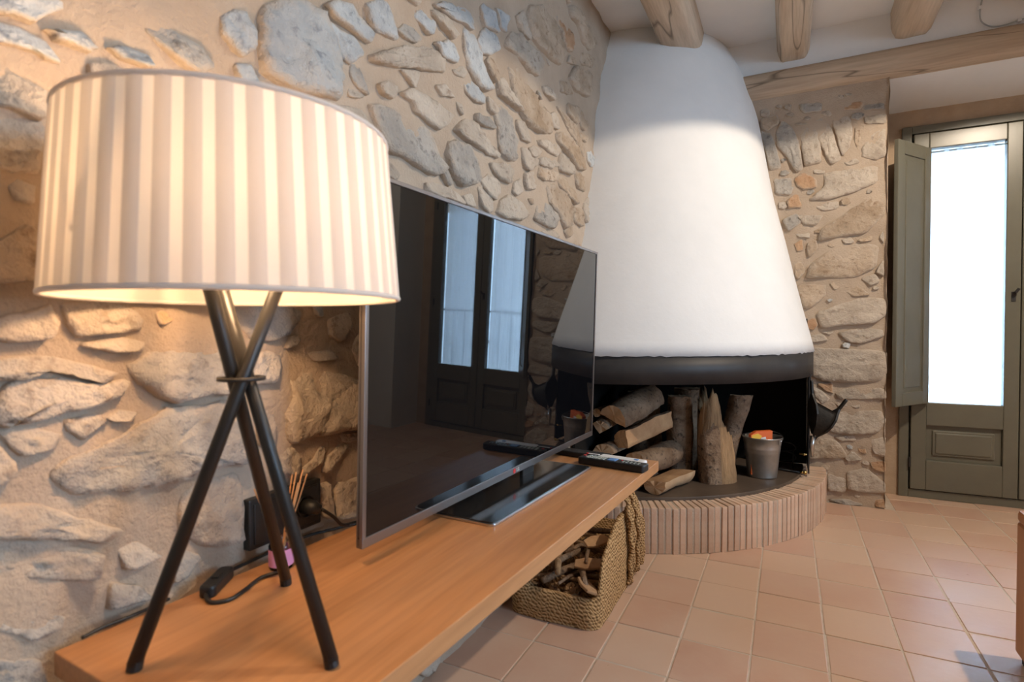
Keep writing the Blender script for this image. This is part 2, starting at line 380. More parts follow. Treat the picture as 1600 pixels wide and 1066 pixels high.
BACK = """
g -58,2043 -28,2097 19,2050 49,1973 68,1834 38,1818 -15,1917 -51,1962
g -137,2056 -88,2034 -64,1964 -36,1854 -87,1844 -106,1910
p 60,2024 89,2042 135,2018 153,1925 156,1854 82,1845 70,1938
p 147,2023 191,2047 209,2006 231,1933 251,1860 207,1837 153,1957
p 214,2063 290,2068 302,1979 292,1917 257,1872 237,1964
w 315,2001 340,1991 340,1929 324,1906 314,1952
p 360,2056 447,2060 447,2011 366,2024
p 351,1896 382,1953 447,1986 449,1844 405,1832 351,1852
p 268,1832 298,1866 336,1826 287,1814
p 125,1816 176,1803 171,1788 131,1793
p 177,1787 265,1788 405,1795 406,1708 315,1675 217,1648 109,1653 183,1716
r 33,1773 74,1800 131,1761 137,1721 86,1711 51,1731
g -69,1785 15,1778 33,1740 10,1693 -56,1704
r -2,1658 45,1699 66,1618 10,1618
p 132,1631 239,1626 239,1594 178,1584 144,1604
p 31,2084 89,2071 66,2062 37,2070
p 129,2090 160,2086 160,2072 135,2076
g 354,2119 438,2116 441,2082 355,2098
r 241,2147 349,2139 339,2104 241,2115
g 59,2180 162,2167 152,2125 71,2132
w -132,2135 -59,2136 -52,2095 -107,2064 -137,2089
w 166,1483 259,1544 311,1585 388,1637 445,1616 445,1542 364,1452 260,1445 166,1429
g -23,1555 41,1581 69,1539 6,1489
p 48,1572 165,1561 139,1513 83,1522
p 42,1470 104,1469 105,1446 56,1453
r 35,1415 70,1436 77,1381 49,1375
w 98,1411 139,1423 146,1384 105,1340
w 120,1292 194,1358 261,1391 416,1380 404,1269 314,1221 106,1230
p 260,1422 300,1430 313,1403 274,1402
w 339,1416 390,1431 396,1408 345,1408
p 428,1424 446,1453 449,1393
p 417,1246 448,1304 451,1222
w 36,1312 71,1310 85,1262 57,1224 40,1241
w 51,1185 182,1188 182,1126 107,1057 79,1073
w 209,1191 242,1201 259,1177 229,1155
w 282,1146 321,1178 386,1127 315,1118
p 353,1211 411,1231 427,1193 392,1172
p 156,1033 263,1077 354,1105 453,1095 453,1020 407,976 284,969 177,954
r 97,994 135,1002 149,970 129,939 105,947
p 251,923 356,946 438,938 448,908 356,870 304,877
p 119,908 170,915 198,884 123,872
p 170,927 224,931 211,916
p 112,810 151,837 453,824 461,723 426,671 191,662 121,695
r 152,643 221,650 222,598 191,610
p 244,595 289,627 448,630 456,580 341,573 259,569
p 129,624 176,600 207,566 176,538 145,572
p 196,434 238,489 435,511 457,461 429,400 328,383 208,391
w 116,321 162,360 246,332 288,258 232,243 109,231
r 335,340 372,348 380,284 350,290
p 401,355 461,377 462,275 416,288
p 284,249 321,287 358,248 299,233
r 398,239 462,248 463,195 416,202
p 300,172 380,198 463,131 467,89 367,76 301,85
p 206,152 285,135 286,66 210,65
r 421,40 464,50 464,4 425,7
p 239,358 328,374 328,348 261,343
g 218,13 294,27 367,7 294,-3
"""

# ------------------------------------------------------------------ stone walls
def parse(txt):
    out = []
    for ln in txt.strip().split('\n'):
        k, *pts = ln.split(); out.append((k, [tuple(int(a)/1000 for a in q.split(',')) for q in pts]))
    return out
def inside(p, poly):
    c = False; n = len(poly)
    for i in range(n):
        (x1, y1), (x2, y2) = poly[i], poly[(i+1) % n]
        if (y1 > p[1]) != (y2 > p[1]) and p[0] < (x2-x1)*(p[1]-y1)/(y2-y1)+x1: c = not c
    return c
def segd(p, a, b):
    dx, dy = b[0]-a[0], b[1]-a[1]; l = dx*dx+dy*dy or 1e-9
    t = max(0, min(1, ((p[0]-a[0])*dx+(p[1]-a[1])*dy)/l)); return math.hypot(p[0]-a[0]-t*dx, p[1]-a[1]-t*dy)
def area(P): return .5*sum(P[i][0]*P[(i+1) % len(P)][1]-P[(i+1) % len(P)][0]*P[i][1] for i in range(len(P)))
def fillers(stones, u0, u1, v0, v1, tries, rmin, rmax, cap, ok=lambda u, v: True):
    polys = [p for _, p in stones]; bb = [(min(a for a, _ in p), max(a for a, _ in p), min(b for _, b in p), max(b for _, b in p)) for p in polys]
    new = []
    for _ in range(tries):
        if len(new) >= cap: break
        u, v = random.uniform(u0, u1), random.uniform(v0, v1); r = random.uniform(rmin, rmax)
        if not ok(u, v): continue
        good = True
        for p, (a, b, c, d) in zip(polys, bb):
            if u < a-r-.02 or u > b+r+.02 or v < c-r-.02 or v > d+r+.02: continue
            if inside((u, v), p) or min(segd((u, v), p[i], p[(i+1) % len(p)]) for i in range(len(p))) < r*.88+.003: good = False; break
        if not good: continue
        n = random.randint(6, 9); a0 = random.random()*6; el = random.uniform(.55, .9); tl = random.uniform(-.35, .35); pl = []
        for i in range(n):
            a = a0+2*math.pi*i/n+random.uniform(-.2, .2); x = r*math.cos(a)*random.uniform(.8, 1.05); y = r*el*math.sin(a)*random.uniform(.8, 1.05)
            pl.append((u+x*math.cos(tl)-y*math.sin(tl), v+x*math.sin(tl)+y*math.cos(tl)))
        polys.append(pl); bb.append((min(a for a, _ in pl), max(a for a, _ in pl), min(b for _, b in pl), max(b for _, b in pl)))
        new.append((random.choice('pppgbw'), pl))
    return new
def stone(parent, kind, poly, to3d, lo=None, hi=None, seed=0):
    rnd = random.Random(seed*31+5)
    if area(poly) < 0: poly = poly[::-1]
    gc = (sum(p[0] for p in poly)/len(poly), sum(p[1] for p in poly)/len(poly)); A = abs(area(poly)); g_ = 1.0+min(.10, .006/math.sqrt(A))
    poly = [(gc[0]+(p[0]-gc[0])*g_, gc[1]+(p[1]-gc[1])*g_) for p in poly]
    h = min(.034, .010+.085*math.sqrt(A))*rnd.uniform(.8, 1.15)
    P = poly; Q = []
    for i in range(len(P)):                                # one corner-cutting pass keeps the hewn outline
        a, b = P[i], P[(i+1) % len(P)]
        Q += [(a[0]*.88+b[0]*.12, a[1]*.88+b[1]*.12), (a[0]*.12+b[0]*.88, a[1]*.12+b[1]*.88)]
    R = []
    for i in range(len(Q)):
        a, b = Q[i], Q[(i+1) % len(Q)]; m = max(1, min(6, int(math.hypot(b[0]-a[0], b[1]-a[1])/.017)))
        for k in range(m):
            t = k/m; u, v = a[0]+(b[0]-a[0])*t, a[1]+(b[1]-a[1])*t
            R.append((u+rnd.uniform(-1, 1)*.0022, v+rnd.uniform(-1, 1)*.0022))
    n = len(R); cu = sum(p[0] for p in R)/n; cv = sum(p[1] for p in R)/n
    v0, v1 = min(p[1] for p in R), max(p[1] for p in R); u0, u1 = min(p[0] for p in R), max(p[0] for p in R)
    ta = rnd.uniform(-.35, .35)
    m = MB(); vs = []
    amp = .0055 + .03*min(.18, math.sqrt(A))
    for s, d in ((1.07, -.55), (1.045, .42), (1.0, .90), (.80, 1.0), (.48, 1.03), (.18, 1.03)):
        for (u, v) in R:
            uu, vv = cu+(u-cu)*s, cv+(v-cv)*s
            if lo is not None: uu = max(lo, uu)
            if hi is not None: uu = min(hi, uu)
            tilt = .22+.95*(1-(vv-v0)/(v1-v0+1e-6)) + ta*((uu-u0)/(u1-u0+1e-6)-.5)
            hh = h*tilt*d if d > 0 else -.012
            if d > 0: hh += amp*fbm((uu, vv, seed*3.1), 16., 4)*(1 if d > .8 else .4) + .75*amp*fbm((uu, vv, seed*1.7), 48., 2)
            vs.append(to3d(uu, vv, hh))
    k = 6; vs.append(to3d(cu, cv, h*.95))
    fs = [(j*n+i, j*n+(i+1) % n, (j+1)*n+(i+1) % n, (j+1)*n+i) for j in range(k-1) for i in range(n)]
    fs += [((k-1)*n+i, (k-1)*n+(i+1) % n, k*n) for i in range(n)]
    m.add(vs, fs)
    o = m.obj('stone', STONE[kind], parent, True)
    at = o.data.attributes.new('edge', 'FLOAT', 'POINT'); vals = []
    for e_ in (.75, .5, .28, .05, -.1, -.1): vals += [e_]*n
    at.data.foreach_set('value', vals+[-.1])
    return o
def lin(a, b, st):
    n = max(1, int(round((b-a)/st))); return [a+(b-a)*i/n for i in range(n+1)]
def relief(mb, us, vs_, to3d, amp=.012):
    nu, nv = len(us), len(vs_)
    mb.add([to3d(u, v, amp*fbm((u, v, 3.3), 6., 3)+.0018*fbm((u, v, 9.), 60., 2)) for v in vs_ for u in us],
           [(j*nu+i, j*nu+i+1, (j+1)*nu+i+1, (j+1)*nu+i) for j in range(nv-1) for i in range(nu-1)])
CEIL = 2.57
WX = -.874
m = MB(); relief(m, [-2.6, -1.5, -.6]+lin(-.3, 2.95, .018)+[3.2, 3.6], lin(-.02, 2.60, .018), lambda u, v, h_: Vector((WX+h_, u, v)))
m.box((-1.25, -2.6, -.02), (WX-.03, 3.8, 2.60))
wall_left = m.obj('wall_left', M_mortar, None, True); tag(wall_left, 'rough stone wall with sandy mortar behind the wooden shelf', kind='structure')
left = parse(LEFT)
nosock = lambda u, v: not (.64 < u < .86 and .53 < v < .66)
fl = []
for tries, r0_, r1_, cap in ((2500, .085, .14, 60), (3000, .05, .085, 62), (6000, .016, .045, 54)):
    fl += fillers(left+fl, -.25, 2.62, .03, 2.52, tries, r0_, r1_, cap, nosock)
for i, (k, p) in enumerate(left+fl):
    stone(wall_left, k, p, lambda u, v, h_: Vector((WX+h_, u, v)), seed=i)
# back wall: stone pier, plaster above, niche around the door
BY = 3.452; PX = .462; DY = 3.775
m = MB(); relief(m, [-1.2, -.9]+lin(-.6, PX+.002, .018), lin(-.02, 2.26, .018), lambda u, v, h_: Vector((u, BY-h_, v)))
nx = lin(BY-.012, DY+.05, .03)
relief(m, nx, lin(-.02, 2.26, .03), lambda u, v, h_: Vector((PX+h_*.8, u, v)))
m.box((-1.25, BY+.03, -.02), (PX-.03, DY+.12, 2.26))
wall_back = m.obj('wall_back', M_mortar, None, True); tag(wall_back, 'stone pier of the back wall between chimney and balcony door', kind='structure')
back = parse(BACK)
flb = fillers(back, -.25, .44, .03, 2.20, 1500, .014, .03, 45, lambda u, v: u > .20-.19*v)
for i, (k, p) in enumerate(back+flb):
    stone(wall_back, k, p, lambda u, v, h_: Vector((u, BY-h_*.75, v)), None, PX+.006, seed=500+i)
m = MB(); m.box((-1.25, BY, 2.255), (3.4, DY+.12, 2.75))
m.box((1.71, BY, -.02), (3.4, DY+.12, 2.255))
tag(m.obj('wall_back_upper', M_plaster), 'white plastered upper back wall above the lintel beam', kind='structure')
m = MB(); vs = []
for x in lin(PX-.02, 1.73, .1):                            # sloping white soffit over the door niche
    vs += [Vector((x, BY-.005, 2.245)), Vector((x, DY+.03, 2.150+.004*fbm((x, 0, 0), 9.)))]
m.add(vs, [(2*i, 2*i+2, 2*i+3, 2*i+1) for i in range(len(vs)//2-1)])
m.box((PX-.02, BY+.02, 2.256), (1.73, DY+.1, 2.30))
tag(m.obj('trim_1', M_plaster), 'sloping white plaster soffit over the balcony door', kind='structure')
m = MB(); m.box((PX-.05, DY, -.02), (.572, DY+.14, 2.27)); m.box((1.602, DY, -.02), (1.75, DY+.14, 2.27)); m.box((.572, DY, 2.062), (1.602, DY+.14, 2.27))
tag(m.obj('trim_2', M_rough_plaster), 'rough brown plaster surround of the balcony door', kind='structure')
# other walls, ceiling
m = MB(); m.box((-1.25, -2.8, -.02), (3.4, -2.6, 2.75)); tag(m.obj('wall_front', M_plaster), 'white plaster wall behind the viewer', kind='structure')
WY0, WY1, WZ0, WZ1 = -.05, 1.45, .8, 2.2  # unseen window, added for cool daylight on the left wall
m = MB(); X0, X1 = 3.1, 3.35
m.box((X0, -2.8, -.02), (X1, WY0, 2.75)); m.box((X0, WY1, -.02), (X1, 3.6, 2.75)); m.box((X0, WY0, -.02), (X1, WY1, WZ0)); m.box((X0, WY0, WZ1), (X1, WY1, 2.75))
tag(m.obj('wall_right', M_plaster), 'white plaster wall with the added daylight window', kind='structure')
w = MB()
for a, b in ((WY0, WY0+.06), (WY1-.06, WY1), ((WY0+WY1)/2-.05, (WY0+WY1)/2+.05)): w.box((3.2, a, WZ0), (3.25, b, WZ1))
w.box((3.2, WY0, WZ0), (3.25, WY1, WZ0+.06)); w.box((3.2, WY0, WZ1-.06), (3.25, WY1, WZ1))
win = w.obj('added_window', M_door, None, False, .004); tag(win, 'grey framed window added out of view in the right wall for daylight', kind='structure')
for a in (WY0+.06, (WY0+WY1)/2+.05):
    g = MB(); g.box((3.222, a, WZ0+.06), (3.228, a+.64, WZ1-.06)); g.obj('pane', M_glass, win)
m = MB(); m.box((-1.25, -2.8, CEIL), (3.4, 3.9, CEIL+.12)); tag(m.obj('ceiling', M_plaster), 'white plaster ceiling between wooden beams', kind='structure')
# floor
m = MB(); m.box((-1.3, -2.8, -.08), (3.4, 5.2, -.0022))
floor = m.obj('floor', M_grout); tag(floor, 'square terracotta tile floor with pale grout joints', kind='structure')
TX, TY, GX, GY = .199, .2138, .111, 1.731
HC = Vector((-.90, 3.34, 0)); HR = 1.089
tm = MB(); tm.box((-TX/2+.0025, -TY/2+.0025, -.012), (TX/2-.0025, TY/2-.0025, 0)); tme = tm.mesh('tile'); tme.materials.append(M_tile)
rest = MB()
for i in range(-6, 16):
    for j in range(-22, 11):
        cx, cy = GX+(i+.5)*TX, GY+(j+.5)*TY
        if cy > 3.85 or cx > 3.2 or (cx-HC.x)**2+(cy-HC.y)**2 < .93**2 or (cy > 3.5 and (cx < .42 or cx > 1.75)): continue
        if i <= 7 and j >= -5:
            r = random.Random(i*97+j)
            o = share('tile', tme, floor, (cx+r.uniform(-.0012, .0012), cy+r.uniform(-.0015, .0015), r.uniform(-.0012, .0008)), (r.uniform(-.004, .004), r.uniform(-.004, .004), r.uniform(-.006, .006)))
            b = o.modifiers.new('bevel', 'BEVEL'); b.width = .0022; b.segments = 2
        else: rest.box((cx-TX/2+.0025, cy-TY/2+.0025, -.012), (cx+TX/2-.0025, cy+TY/2-.0025, 0))
tag(rest.obj('distant_tiles', M_tile, floor), None, kind='stuff')
# ceiling beams
def beam(x, w, dpt, y0, y1, seed, lab, cat='beam'):
    m = MB(); n = 14; ys = lin(y0, y1, .12); vs = []
    for y in ys:
        for k in range(n):
            a = math.pi*(k/(n-1)); ca, sa = math.cos(a), math.sin(a)
            e = .42; px = (abs(ca)**e)*(1 if ca > 0 else -1)*w/2; pz = -(abs(sa)**e)*dpt
            px *= 1+.06*fbm((y*.6, seed, k*.3), 1.5); pz *= 1+.05*fbm((y*.7, seed+5, k*.3), 1.5)
            vs.append(Vector((x+px+.012*fbm((y, seed, 0), .8), y, CEIL+.004+pz)))
    m.add(vs, [(j*n+i, j*n+i+1, (j+1)*n+i+1, (j+1)*n+i) for j in range(len(ys)-1) for i in range(n-1)]+[tuple(range(n)), tuple(range((len(ys)-1)*n, len(ys)*n))[::-1]])
    o = m.obj('ceiling_beam', M_beam, None, True); tag(o, lab, cat, 'ceiling beams'); return o
beam(-.52, .205, .150, -2.6, 3.40, 1, 'wide hewn wooden ceiling beam running into the white chimney hood')
beam(.025, .160, .148, -2.6, 3.47, 2, 'rounded wooden ceiling beam ending over the stone pier beside the chimney hood')
beam(.555, .175, .145, -2.6, 3.47, 3, 'wooden ceiling beam ending above the balcony door corner')
for k, x in enumerate((1.09, 1.63, 2.16, 2.70)): beam(x, .17, .145, -2.6, 3.47, 4+k, 'wooden ceiling beam further along the room')
m = MB(); n = 18; xs = lin(-.75, 3.05, .1); vs = []
for x in xs:
    for k in range(n):
        a = 2*math.pi*k/n; ca, sa = math.cos(a), math.sin(a); e = .5
        vs.append(Vector((x, 3.50+(abs(ca)**e)*(1 if ca > 0 else -1)*.095*(1+.04*fbm((x, k*.4, 1), 1.2)), 2.312+(abs(sa)**e)*(1 if sa > 0 else -1)*.075*(1+.05*fbm((x, k*.4, 7), 1.2)))))
m.add(vs, [(j*n+i, j*n+(i+1) % n, (j+1)*n+(i+1) % n, (j+1)*n+i) for j in range(len(xs)-1) for i in range(n)]+[tuple(range(n)), tuple(range((len(xs)-1)*n, len(xs)*n))[::-1]])
tag(m.obj('lintel_beam', M_lintel, None, True), 'long horizontal wooden lintel beam above the stone pier and balcony door', 'beam')
# ------------------------------------------------------------------ balcony door
door = thing('balcony_door', 'grey-green panelled balcony door with tall glass panes and sheer curtains', 'door', (1.087, 3.77, 0))
del door['category']; door['kind'] = 'structure'; door.name = 'door_1'
FY0, FY1 = 3.745, 3.835
m = MB(); m.box((.569, FY0+.012, 0), (.615, FY1, 2.065)); m.box((1.559, FY0+.012, 0), (1.605, FY1, 2.065)); m.box((.615, FY0+.012, 2.022), (1.559, FY1, 2.065)); m.box((.615, FY0+.012, 0), (1.559, FY1, .045))
m.box((.612, FY0+.052, .04), (.640, FY1-.004, 2.025)); m.box((1.534, FY0+.052, .04), (1.562, FY1-.004, 2.025)); m.box((.64, FY0+.053, 1.99), (1.534, FY1-.006, 2.025)); m.box((.64, FY0+.053, .04), (1.534, FY1-.006, .075)); m.box((1.068, FY0+.054, .075), (1.106, FY1-.03, 1.99))
m.obj('frame', M_door, door, False, .003)
for k in (0, 1):
    sx = (lambda x: x) if k == 0 else (lambda x: 2.174-x)
    def bx(mb, x0, x1, y0, y1, z0, z1):
        a, b = sorted((sx(x0), sx(x1))); mb.box((a, y0, z0), (b, y1, z1))
    m = MB()
    bx(m, .622, .692, FY0, FY0+.05, .05, 2.015); bx(m, 1.022, 1.085, FY0, FY0+.05, .05, 2.015)
    bx(m, .692, 1.022, FY0, FY0+.05, 1.93, 2.015); bx(m, .692, 1.022, FY0, FY0+.05, .41, .536); bx(m, .692, 1.022, FY0, FY0+.05, .05, .215)
    leaf = m.obj('door_leaf', M_door, door, False, .004)
    p = MB(); bx(p, .69, 1.024, FY0+.022, FY0+.04, .21, .415); bx(p, .722, .992, FY0+.012, FY0+.03, .242, .383); bx(p, .735, .979, FY0+.006, FY0+.03, .255, .370)
    p.obj('panel', M_door, leaf, False, .006)
    g = MB(); bx(g, .69, 1.024, FY0+.024, FY0+.029, .53, 1.935); g.obj('glass_pane', M_glass, leaf)
    c = MB(); xs = lin(.685, 1.03, .006); zs = [.50, .9, 1.4, 1.75, 1.86, 1.90, 1.945]; vs = []
    for z in zs:
        for x in xs: vs.append(Vector((sx(x), FY0+.075+.010*math.sin(x*95+k)+.006*math.sin(x*41+z*1.5), z)))
    nn = len(xs); c.add(vs, [(j*nn+i, j*nn+i+1, (j+1)*nn+i+1, (j+1)*nn+i) for j in range(len(zs)-1) for i in range(nn-1)])
    cu = c.obj('sheer_curtain', M_sheer, leaf, True)
    hd = MB(); hd.tube([(sx(.685), FY0+.075, 1.925), (sx(1.03), FY0+.075, 1.925)], .006); hd.obj('curtain_rod', M_chrome, cu)
    hh_ = MB(); hh_.v = [p + Vector((0, .006, 0)) for p in vs if p.z > 1.8]; hh_.f = [(j*nn+i, j*nn+i+1, (j+1)*nn+i+1, (j+1)*nn+i) for j in range(2) for i in range(nn-1)]; hh_.obj('curtain_heading', M_sheer, cu, True)
    hg = MB()
    for z in (.2, 1.05, 1.85): hg.tube([(sx(.6185), FY0-.002, z-.028), (sx(.6185), FY0-.002, z+.028)], .0055, 8)
    hg.obj('hinge', M_steel, leaf)
hk = MB(); hk.box((1.046, FY0-.004, 1.085), (1.064, FY0, 1.135)); hk.tube([(1.055, FY0, 1.13), (1.055, FY0-.03, 1.13)], .006); hk.tube([(1.055, FY0-.03, 1.13), (1.068, FY0-.036, 1.15)], .007); hk.obj('handle', M_steel, leaf)
# inner shutter, folded open towards the pier
A = Vector((.690, 3.735, 0)); B = Vector((.500, 3.462, 0)); ux = (B-A).normalized(); uy = Vector((0, 0, 1)); uz = ux.cross(uy); SW = (B-A).length
FM = frame(A, ux, uy, uz)
sh = MB(); sh.box((0, .535, -.011), (.062, 1.925, .011), FM); sh.box((SW-.062, .535, -.011), (SW, 1.925, .011), FM); sh.box((.062, .535, -.011), (SW-.062, .605, .011), FM); sh.box((.062, 1.855, -.011), (SW-.062, 1.925, .011), FM)
shut = sh.obj('shutter', M_door, door, False, .003)
sp = MB(); sp.box((.055, .60, -.004), (SW-.055, 1.86, .004), FM); sp.box((.085, .63, -.008), (SW-.085, 1.83, .008), FM); sp.obj('shutter_panel', M_door, shut, False, .005)
# balcony outside
m = MB(); m.box((-.6, 3.9, -.06), (3.2, 4.9, -.006)); bal = m.obj('balcony_floor', M_brick); tag(bal, 'balcony slab outside the glazed door', kind='structure')
m = MB(); m.box((-.6, 3.9, 2.12), (3.2, 5.3, 2.26)); tag(m.obj('added_sky_blocker', M_rough_plaster), 'slab added above the balcony to darken the top of the door panes', kind='structure')  # slab added outside to darken the sky at the top of the panes
rail = thing('balcony_railing', 'wrought iron balcony railing with scrolls outside the glazed door', 'railing', (1.1, 4.75, 0))
m = MB(); m.box((-.5, 4.735, .98), (3.1, 4.765, 1.0)); m.box((-.5, 4.74, .10), (3.1, 4.76, .115)); m.obj('rail', M_steel, rail)
for i in range(26):
    x = -.45+i*.14; b = MB(); b.tube([(x, 4.75, -.006), (x, 4.75, .99)], .006, 6); b.obj('baluster', M_steel, rail)
for i in range(0, 26, 2):
    x = -.38+i*.14; b = MB(); pts = []
    for k in range(40):
        a = k/39*math.pi*3; r = .012+.045*(k/39); pts.append((x+r*math.cos(a), 4.75, .68+r*math.sin(a)))
    for k in range(40):
        a = math.pi*3+math.pi-(k/39)*math.pi*3; r = .057-.045*(k/39); pts.append((x-.114+.114*0+r*math.cos(a), 4.75, .68-.11+r*math.sin(a)))
    b.tube(pts[:40], .004, 5); b.tube(pts[40:], .004, 5); b.obj('scroll', M_steel, rail)

# ------------------------------------------------------------------ fireplace
hearth = thing('fireplace_hearth', 'quarter-round raised hearth edged with thin upright terracotta bricks', 'hearth', (-.5, 2.9, 0))
m = MB(); ang = lambda d: math.radians(d)
a0, a1 = ang(-88.2), ang(4.6)
def sector(r_, x0, y1):
    P_ = [(HC.x+r_*math.cos(ang(-90+q)), HC.y+r_*math.sin(ang(-90+q))) for q in range(0, 97, 2)]
    P_ = [(x, y) for x, y in P_ if x > x0 and y < y1]
    return [(x0, HC.y-math.sqrt(r_*r_-(x0-HC.x)**2))]+P_+[(HC.x+math.sqrt(r_*r_-(y1-HC.y)**2), y1), (x0, y1)]
m.prism(sector(HR-.0035, -.845, 3.425), .1915, Matrix.Identity(4)); m.obj('mortar_core', M_mortar, hearth)
bm_ = MB(); nb = 58; wb = HR*(a1-a0)/nb
bw = wb/2-.0028; rb = .108
bm_.add([(x, y, z) for z in (0.0, .195) for (x, y) in ((0, -bw), (0, bw), (-rb, bw*.90), (-rb, -bw*.90))], [(0,3,2,1),(4,5,6,7),(0,1,5,4),(1,2,6,5),(2,3,7,6),(3,0,4,7)])
bme = bm_.mesh('brick'); bme.materials.append(M_brick)
for i in range(nb):
    an = a0+(i+.5)*(a1-a0)/nb; r = random.Random(i); rr = HR+r.uniform(-.003, .002)
    o = share('brick', bme, hearth, (HC.x+rr*math.cos(an), HC.y+rr*math.sin(an), r.uniform(-.003, .002)), (r.uniform(-.008, .008), r.uniform(-.006, .006), an+r.uniform(-.008, .008)), (1, r.uniform(.9, 1.0), 1))
    b = o.modifiers.new('bevel', 'BEVEL'); b.width = .003; b.segments = 2
m = MB(); m.prism(sector(.983, -.826, 3.392), .022, Matrix.Translation((0, 0, .187))); m.obj('hearth_plate', M_plate, hearth, False, .003)
PZ = .209
hood = thing('fireplace_hood', 'tall white plaster chimney hood tapering upwards over the corner fireplace', 'fireplace hood', (-.5, 2.9, 0))
HP = [(.83, 1.03, 3.340), (1.20, .943, 3.389), (1.68, .828, 3.452), (2.155, .742, 3.515), (2.40, .672, 3.548), (2.60, .58, 3.575)]
def hoodat(z):
    for (z0, r0, y0), (z1, r1, y1) in zip(HP, HP[1:]):
        if z <= z1: t = (z-z0)/(z1-z0); return r0+(r1-r0)*t, y0+(y1-y0)*t
    return HP[-1][1:]
def cone(mb, off, zs, jag=0):
    n = 90; vs = []
    for j, z in enumerate(zs):
        r, cy = hoodat(z)
        for i in range(n+1):
            a = ang(-104)+ang(126)*i/n
            zz = z + (jag*fbm((a*9, 0, 2), 4., 3) if j == 0 else 0); rr = r-off+.003*fbm((a*3, z*3, 1), 1.5)
            vs.append(Vector((HC.x+rr*math.cos(a), cy+rr*math.sin(a), zz)))
    mb.add(vs, [(j*(n+1)+i, j*(n+1)+i+1, (j+1)*(n+1)+i+1, (j+1)*(n+1)+i) for j in range(len(zs)-1) for i in range(n)])
zs = lin(.83, 2.60, .06)
m = MB(); cone(m, 0, zs, .006)
r0, c0 = hoodat(.83); k = len(m.v); nn = 91
m.add([Vector((HC.x+(r0-.045)*math.cos(ang(-104)+ang(126)*i/90), c0+(r0-.045)*math.sin(ang(-104)+ang(126)*i/90), .832)) for i in range(nn)], [])
m.f += [(i, k+i, k+i+1, i+1) for i in range(90)]
m.obj('plaster_cone', M_plaster, hood, True)
m = MB(); cone(m, .05, zs); m.obj('flue_lining', M_soot, hood, True)
m = MB(); m.lathe([(1.020, .708), (1.026, .708), (1.026, .832), (1.020, .832), (1.020, .708)], (HC.x, 3.34, 0), 72, ang(-104), ang(14)); m.obj('steel_band', M_steel, hood, True)
m = MB(); m.box((WX+.034, 2.28, .21), (WX+.046, 3.39, 1.0)); m.obj('lining_panel', M_soot, hood)
m = MB(); m.box((-.82, 3.395, .21), (.099, 3.41, 1.0)); m.obj('lining_panel', M_soot, hood)
m = MB(); m.box((.100, 3.165, .210), (.106, 3.41, .83)); m.obj('side_cheek', M_steel, hood)
# ------------------------------------------------------------------ shelf along the wall
bd = Vector((.05529, .99847, 0)); bn = Vector((.99847, -.05529, 0)); UP = Vector((0, 0, 1))
BF = frame(Vector((0, 0, 0)), bn, bd, UP)                  # local x = across, y = along
SZ = .532
sh = thing('wall_shelf', 'long orange-brown wooden wall shelf carrying the lamp and television', 'shelf', BF @ Vector((-.66, 1.03, SZ-.03)))
m = MB(); m.box((-.872, .322, SZ-.032), (-.457, 1.738, SZ), BF); m.obj('board', M_shelf, sh, False, .002)
for y in (.75, 1.45):
    m = MB(); m.box((-.96, y, SZ-.10), (-.60, y+.03, SZ-.032), BF); m.obj('bracket', M_black, sh, False, .002)
# ------------------------------------------------------------------ television
TD = Vector((.0303, .9995, 0)); TU = Vector((.0315, -.001, .9995)); TN = TD.cross(TU).normalized()
TC = Vector((-.6463, 1.3222, .5657)); TW, TH = 1.167, .657
tv = thing('television', 'large flat black television with slim silver bezel on the wooden shelf', 'television', (TC.x, TC.y, SZ))
TM = frame(TC, TD, TU, TN); e = .012
m = MB(); m.box((-TW/2, 0, -.012), (TW/2, TH, -.001), TM); m.box((-TW/2+.15, .08, -.045), (TW/2-.15, TH-.12, -.010), TM); m.obj('rear_housing', M_plastic, tv, False, .004)
m = MB(); m.box((-TW/2+e*.6, e, -.003), (TW/2-e*.6, TH-e*.6, .0005), TM); m.obj('screen', M_screen, tv)
bz = MB(); bz.box((-TW/2, 0, -.012), (TW/2, .018, .003), TM); bz.box((-TW/2, TH-.008, -.012), (TW/2, TH, .003), TM)
bz.box((-TW/2, .018, -.012), (-TW/2+.009, TH-.008, .003), TM); bz.box((TW/2-.009, .018, -.012), (TW/2, TH-.008, .003), TM)
bez = bz.obj('bezel', M_bezel, tv, False, .001)
m = MB(); m.box((.06, -.030, -.022), (.13, .10, -.010), TM); m.obj('stand_neck', M_plastic, tv, False, .003)
def rrect(x0, x1, y0, y1, r, n=5):
    P = []
    for cx, cy, a in ((x1-r, y1-r, 0), (x0+r, y1-r, 90), (x0+r, y0+r, 180), (x1-r, y0+r, 270)):
        for k in range(n+1): t = math.radians(a+90*k/n); P.append((cx+r*math.cos(t), cy+r*math.sin(t)))
    return P
m = MB(); m.prism(rrect(-.812, -.605, .983, 1.545, .012), .006, BF @ Matrix.Translation((0, 0, SZ))); rim = m.obj('stand_base', M_chrome, tv, False, .001)
M_base = mat('black_glass_base', (.015, .016, .017), .12, 0, .8)
m = MB(); m.prism(rrect(-.809, -.609, .987, 1.541, .010), .003, BF @ Matrix.Translation((0, 0, SZ+.005))); m.obj('base_top', M_base, rim)
def text(body, size, M, mat_, name, parent, depth=.0004):
    cu = bpy.data.curves.new(name, 'FONT'); cu.body = body; cu.size = size; cu.extrude = depth; cu.align_x = 'CENTER'; cu.align_y = 'CENTER'
    t = bpy.data.objects.new(name+'_tmp', cu); COL.objects.link(t); bpy.context.view_layer.update()
    me = bpy.data.meshes.new_from_object(t.evaluated_get(bpy.context.evaluated_depsgraph_get())); bpy.data.objects.remove(t)
    me.transform(M)
    for v in me.vertices: v.co -= wloc(parent)
    o = bpy.data.objects.new(name, me); COL.objects.link(o); o.parent = parent; me.materials.append(mat_); return o
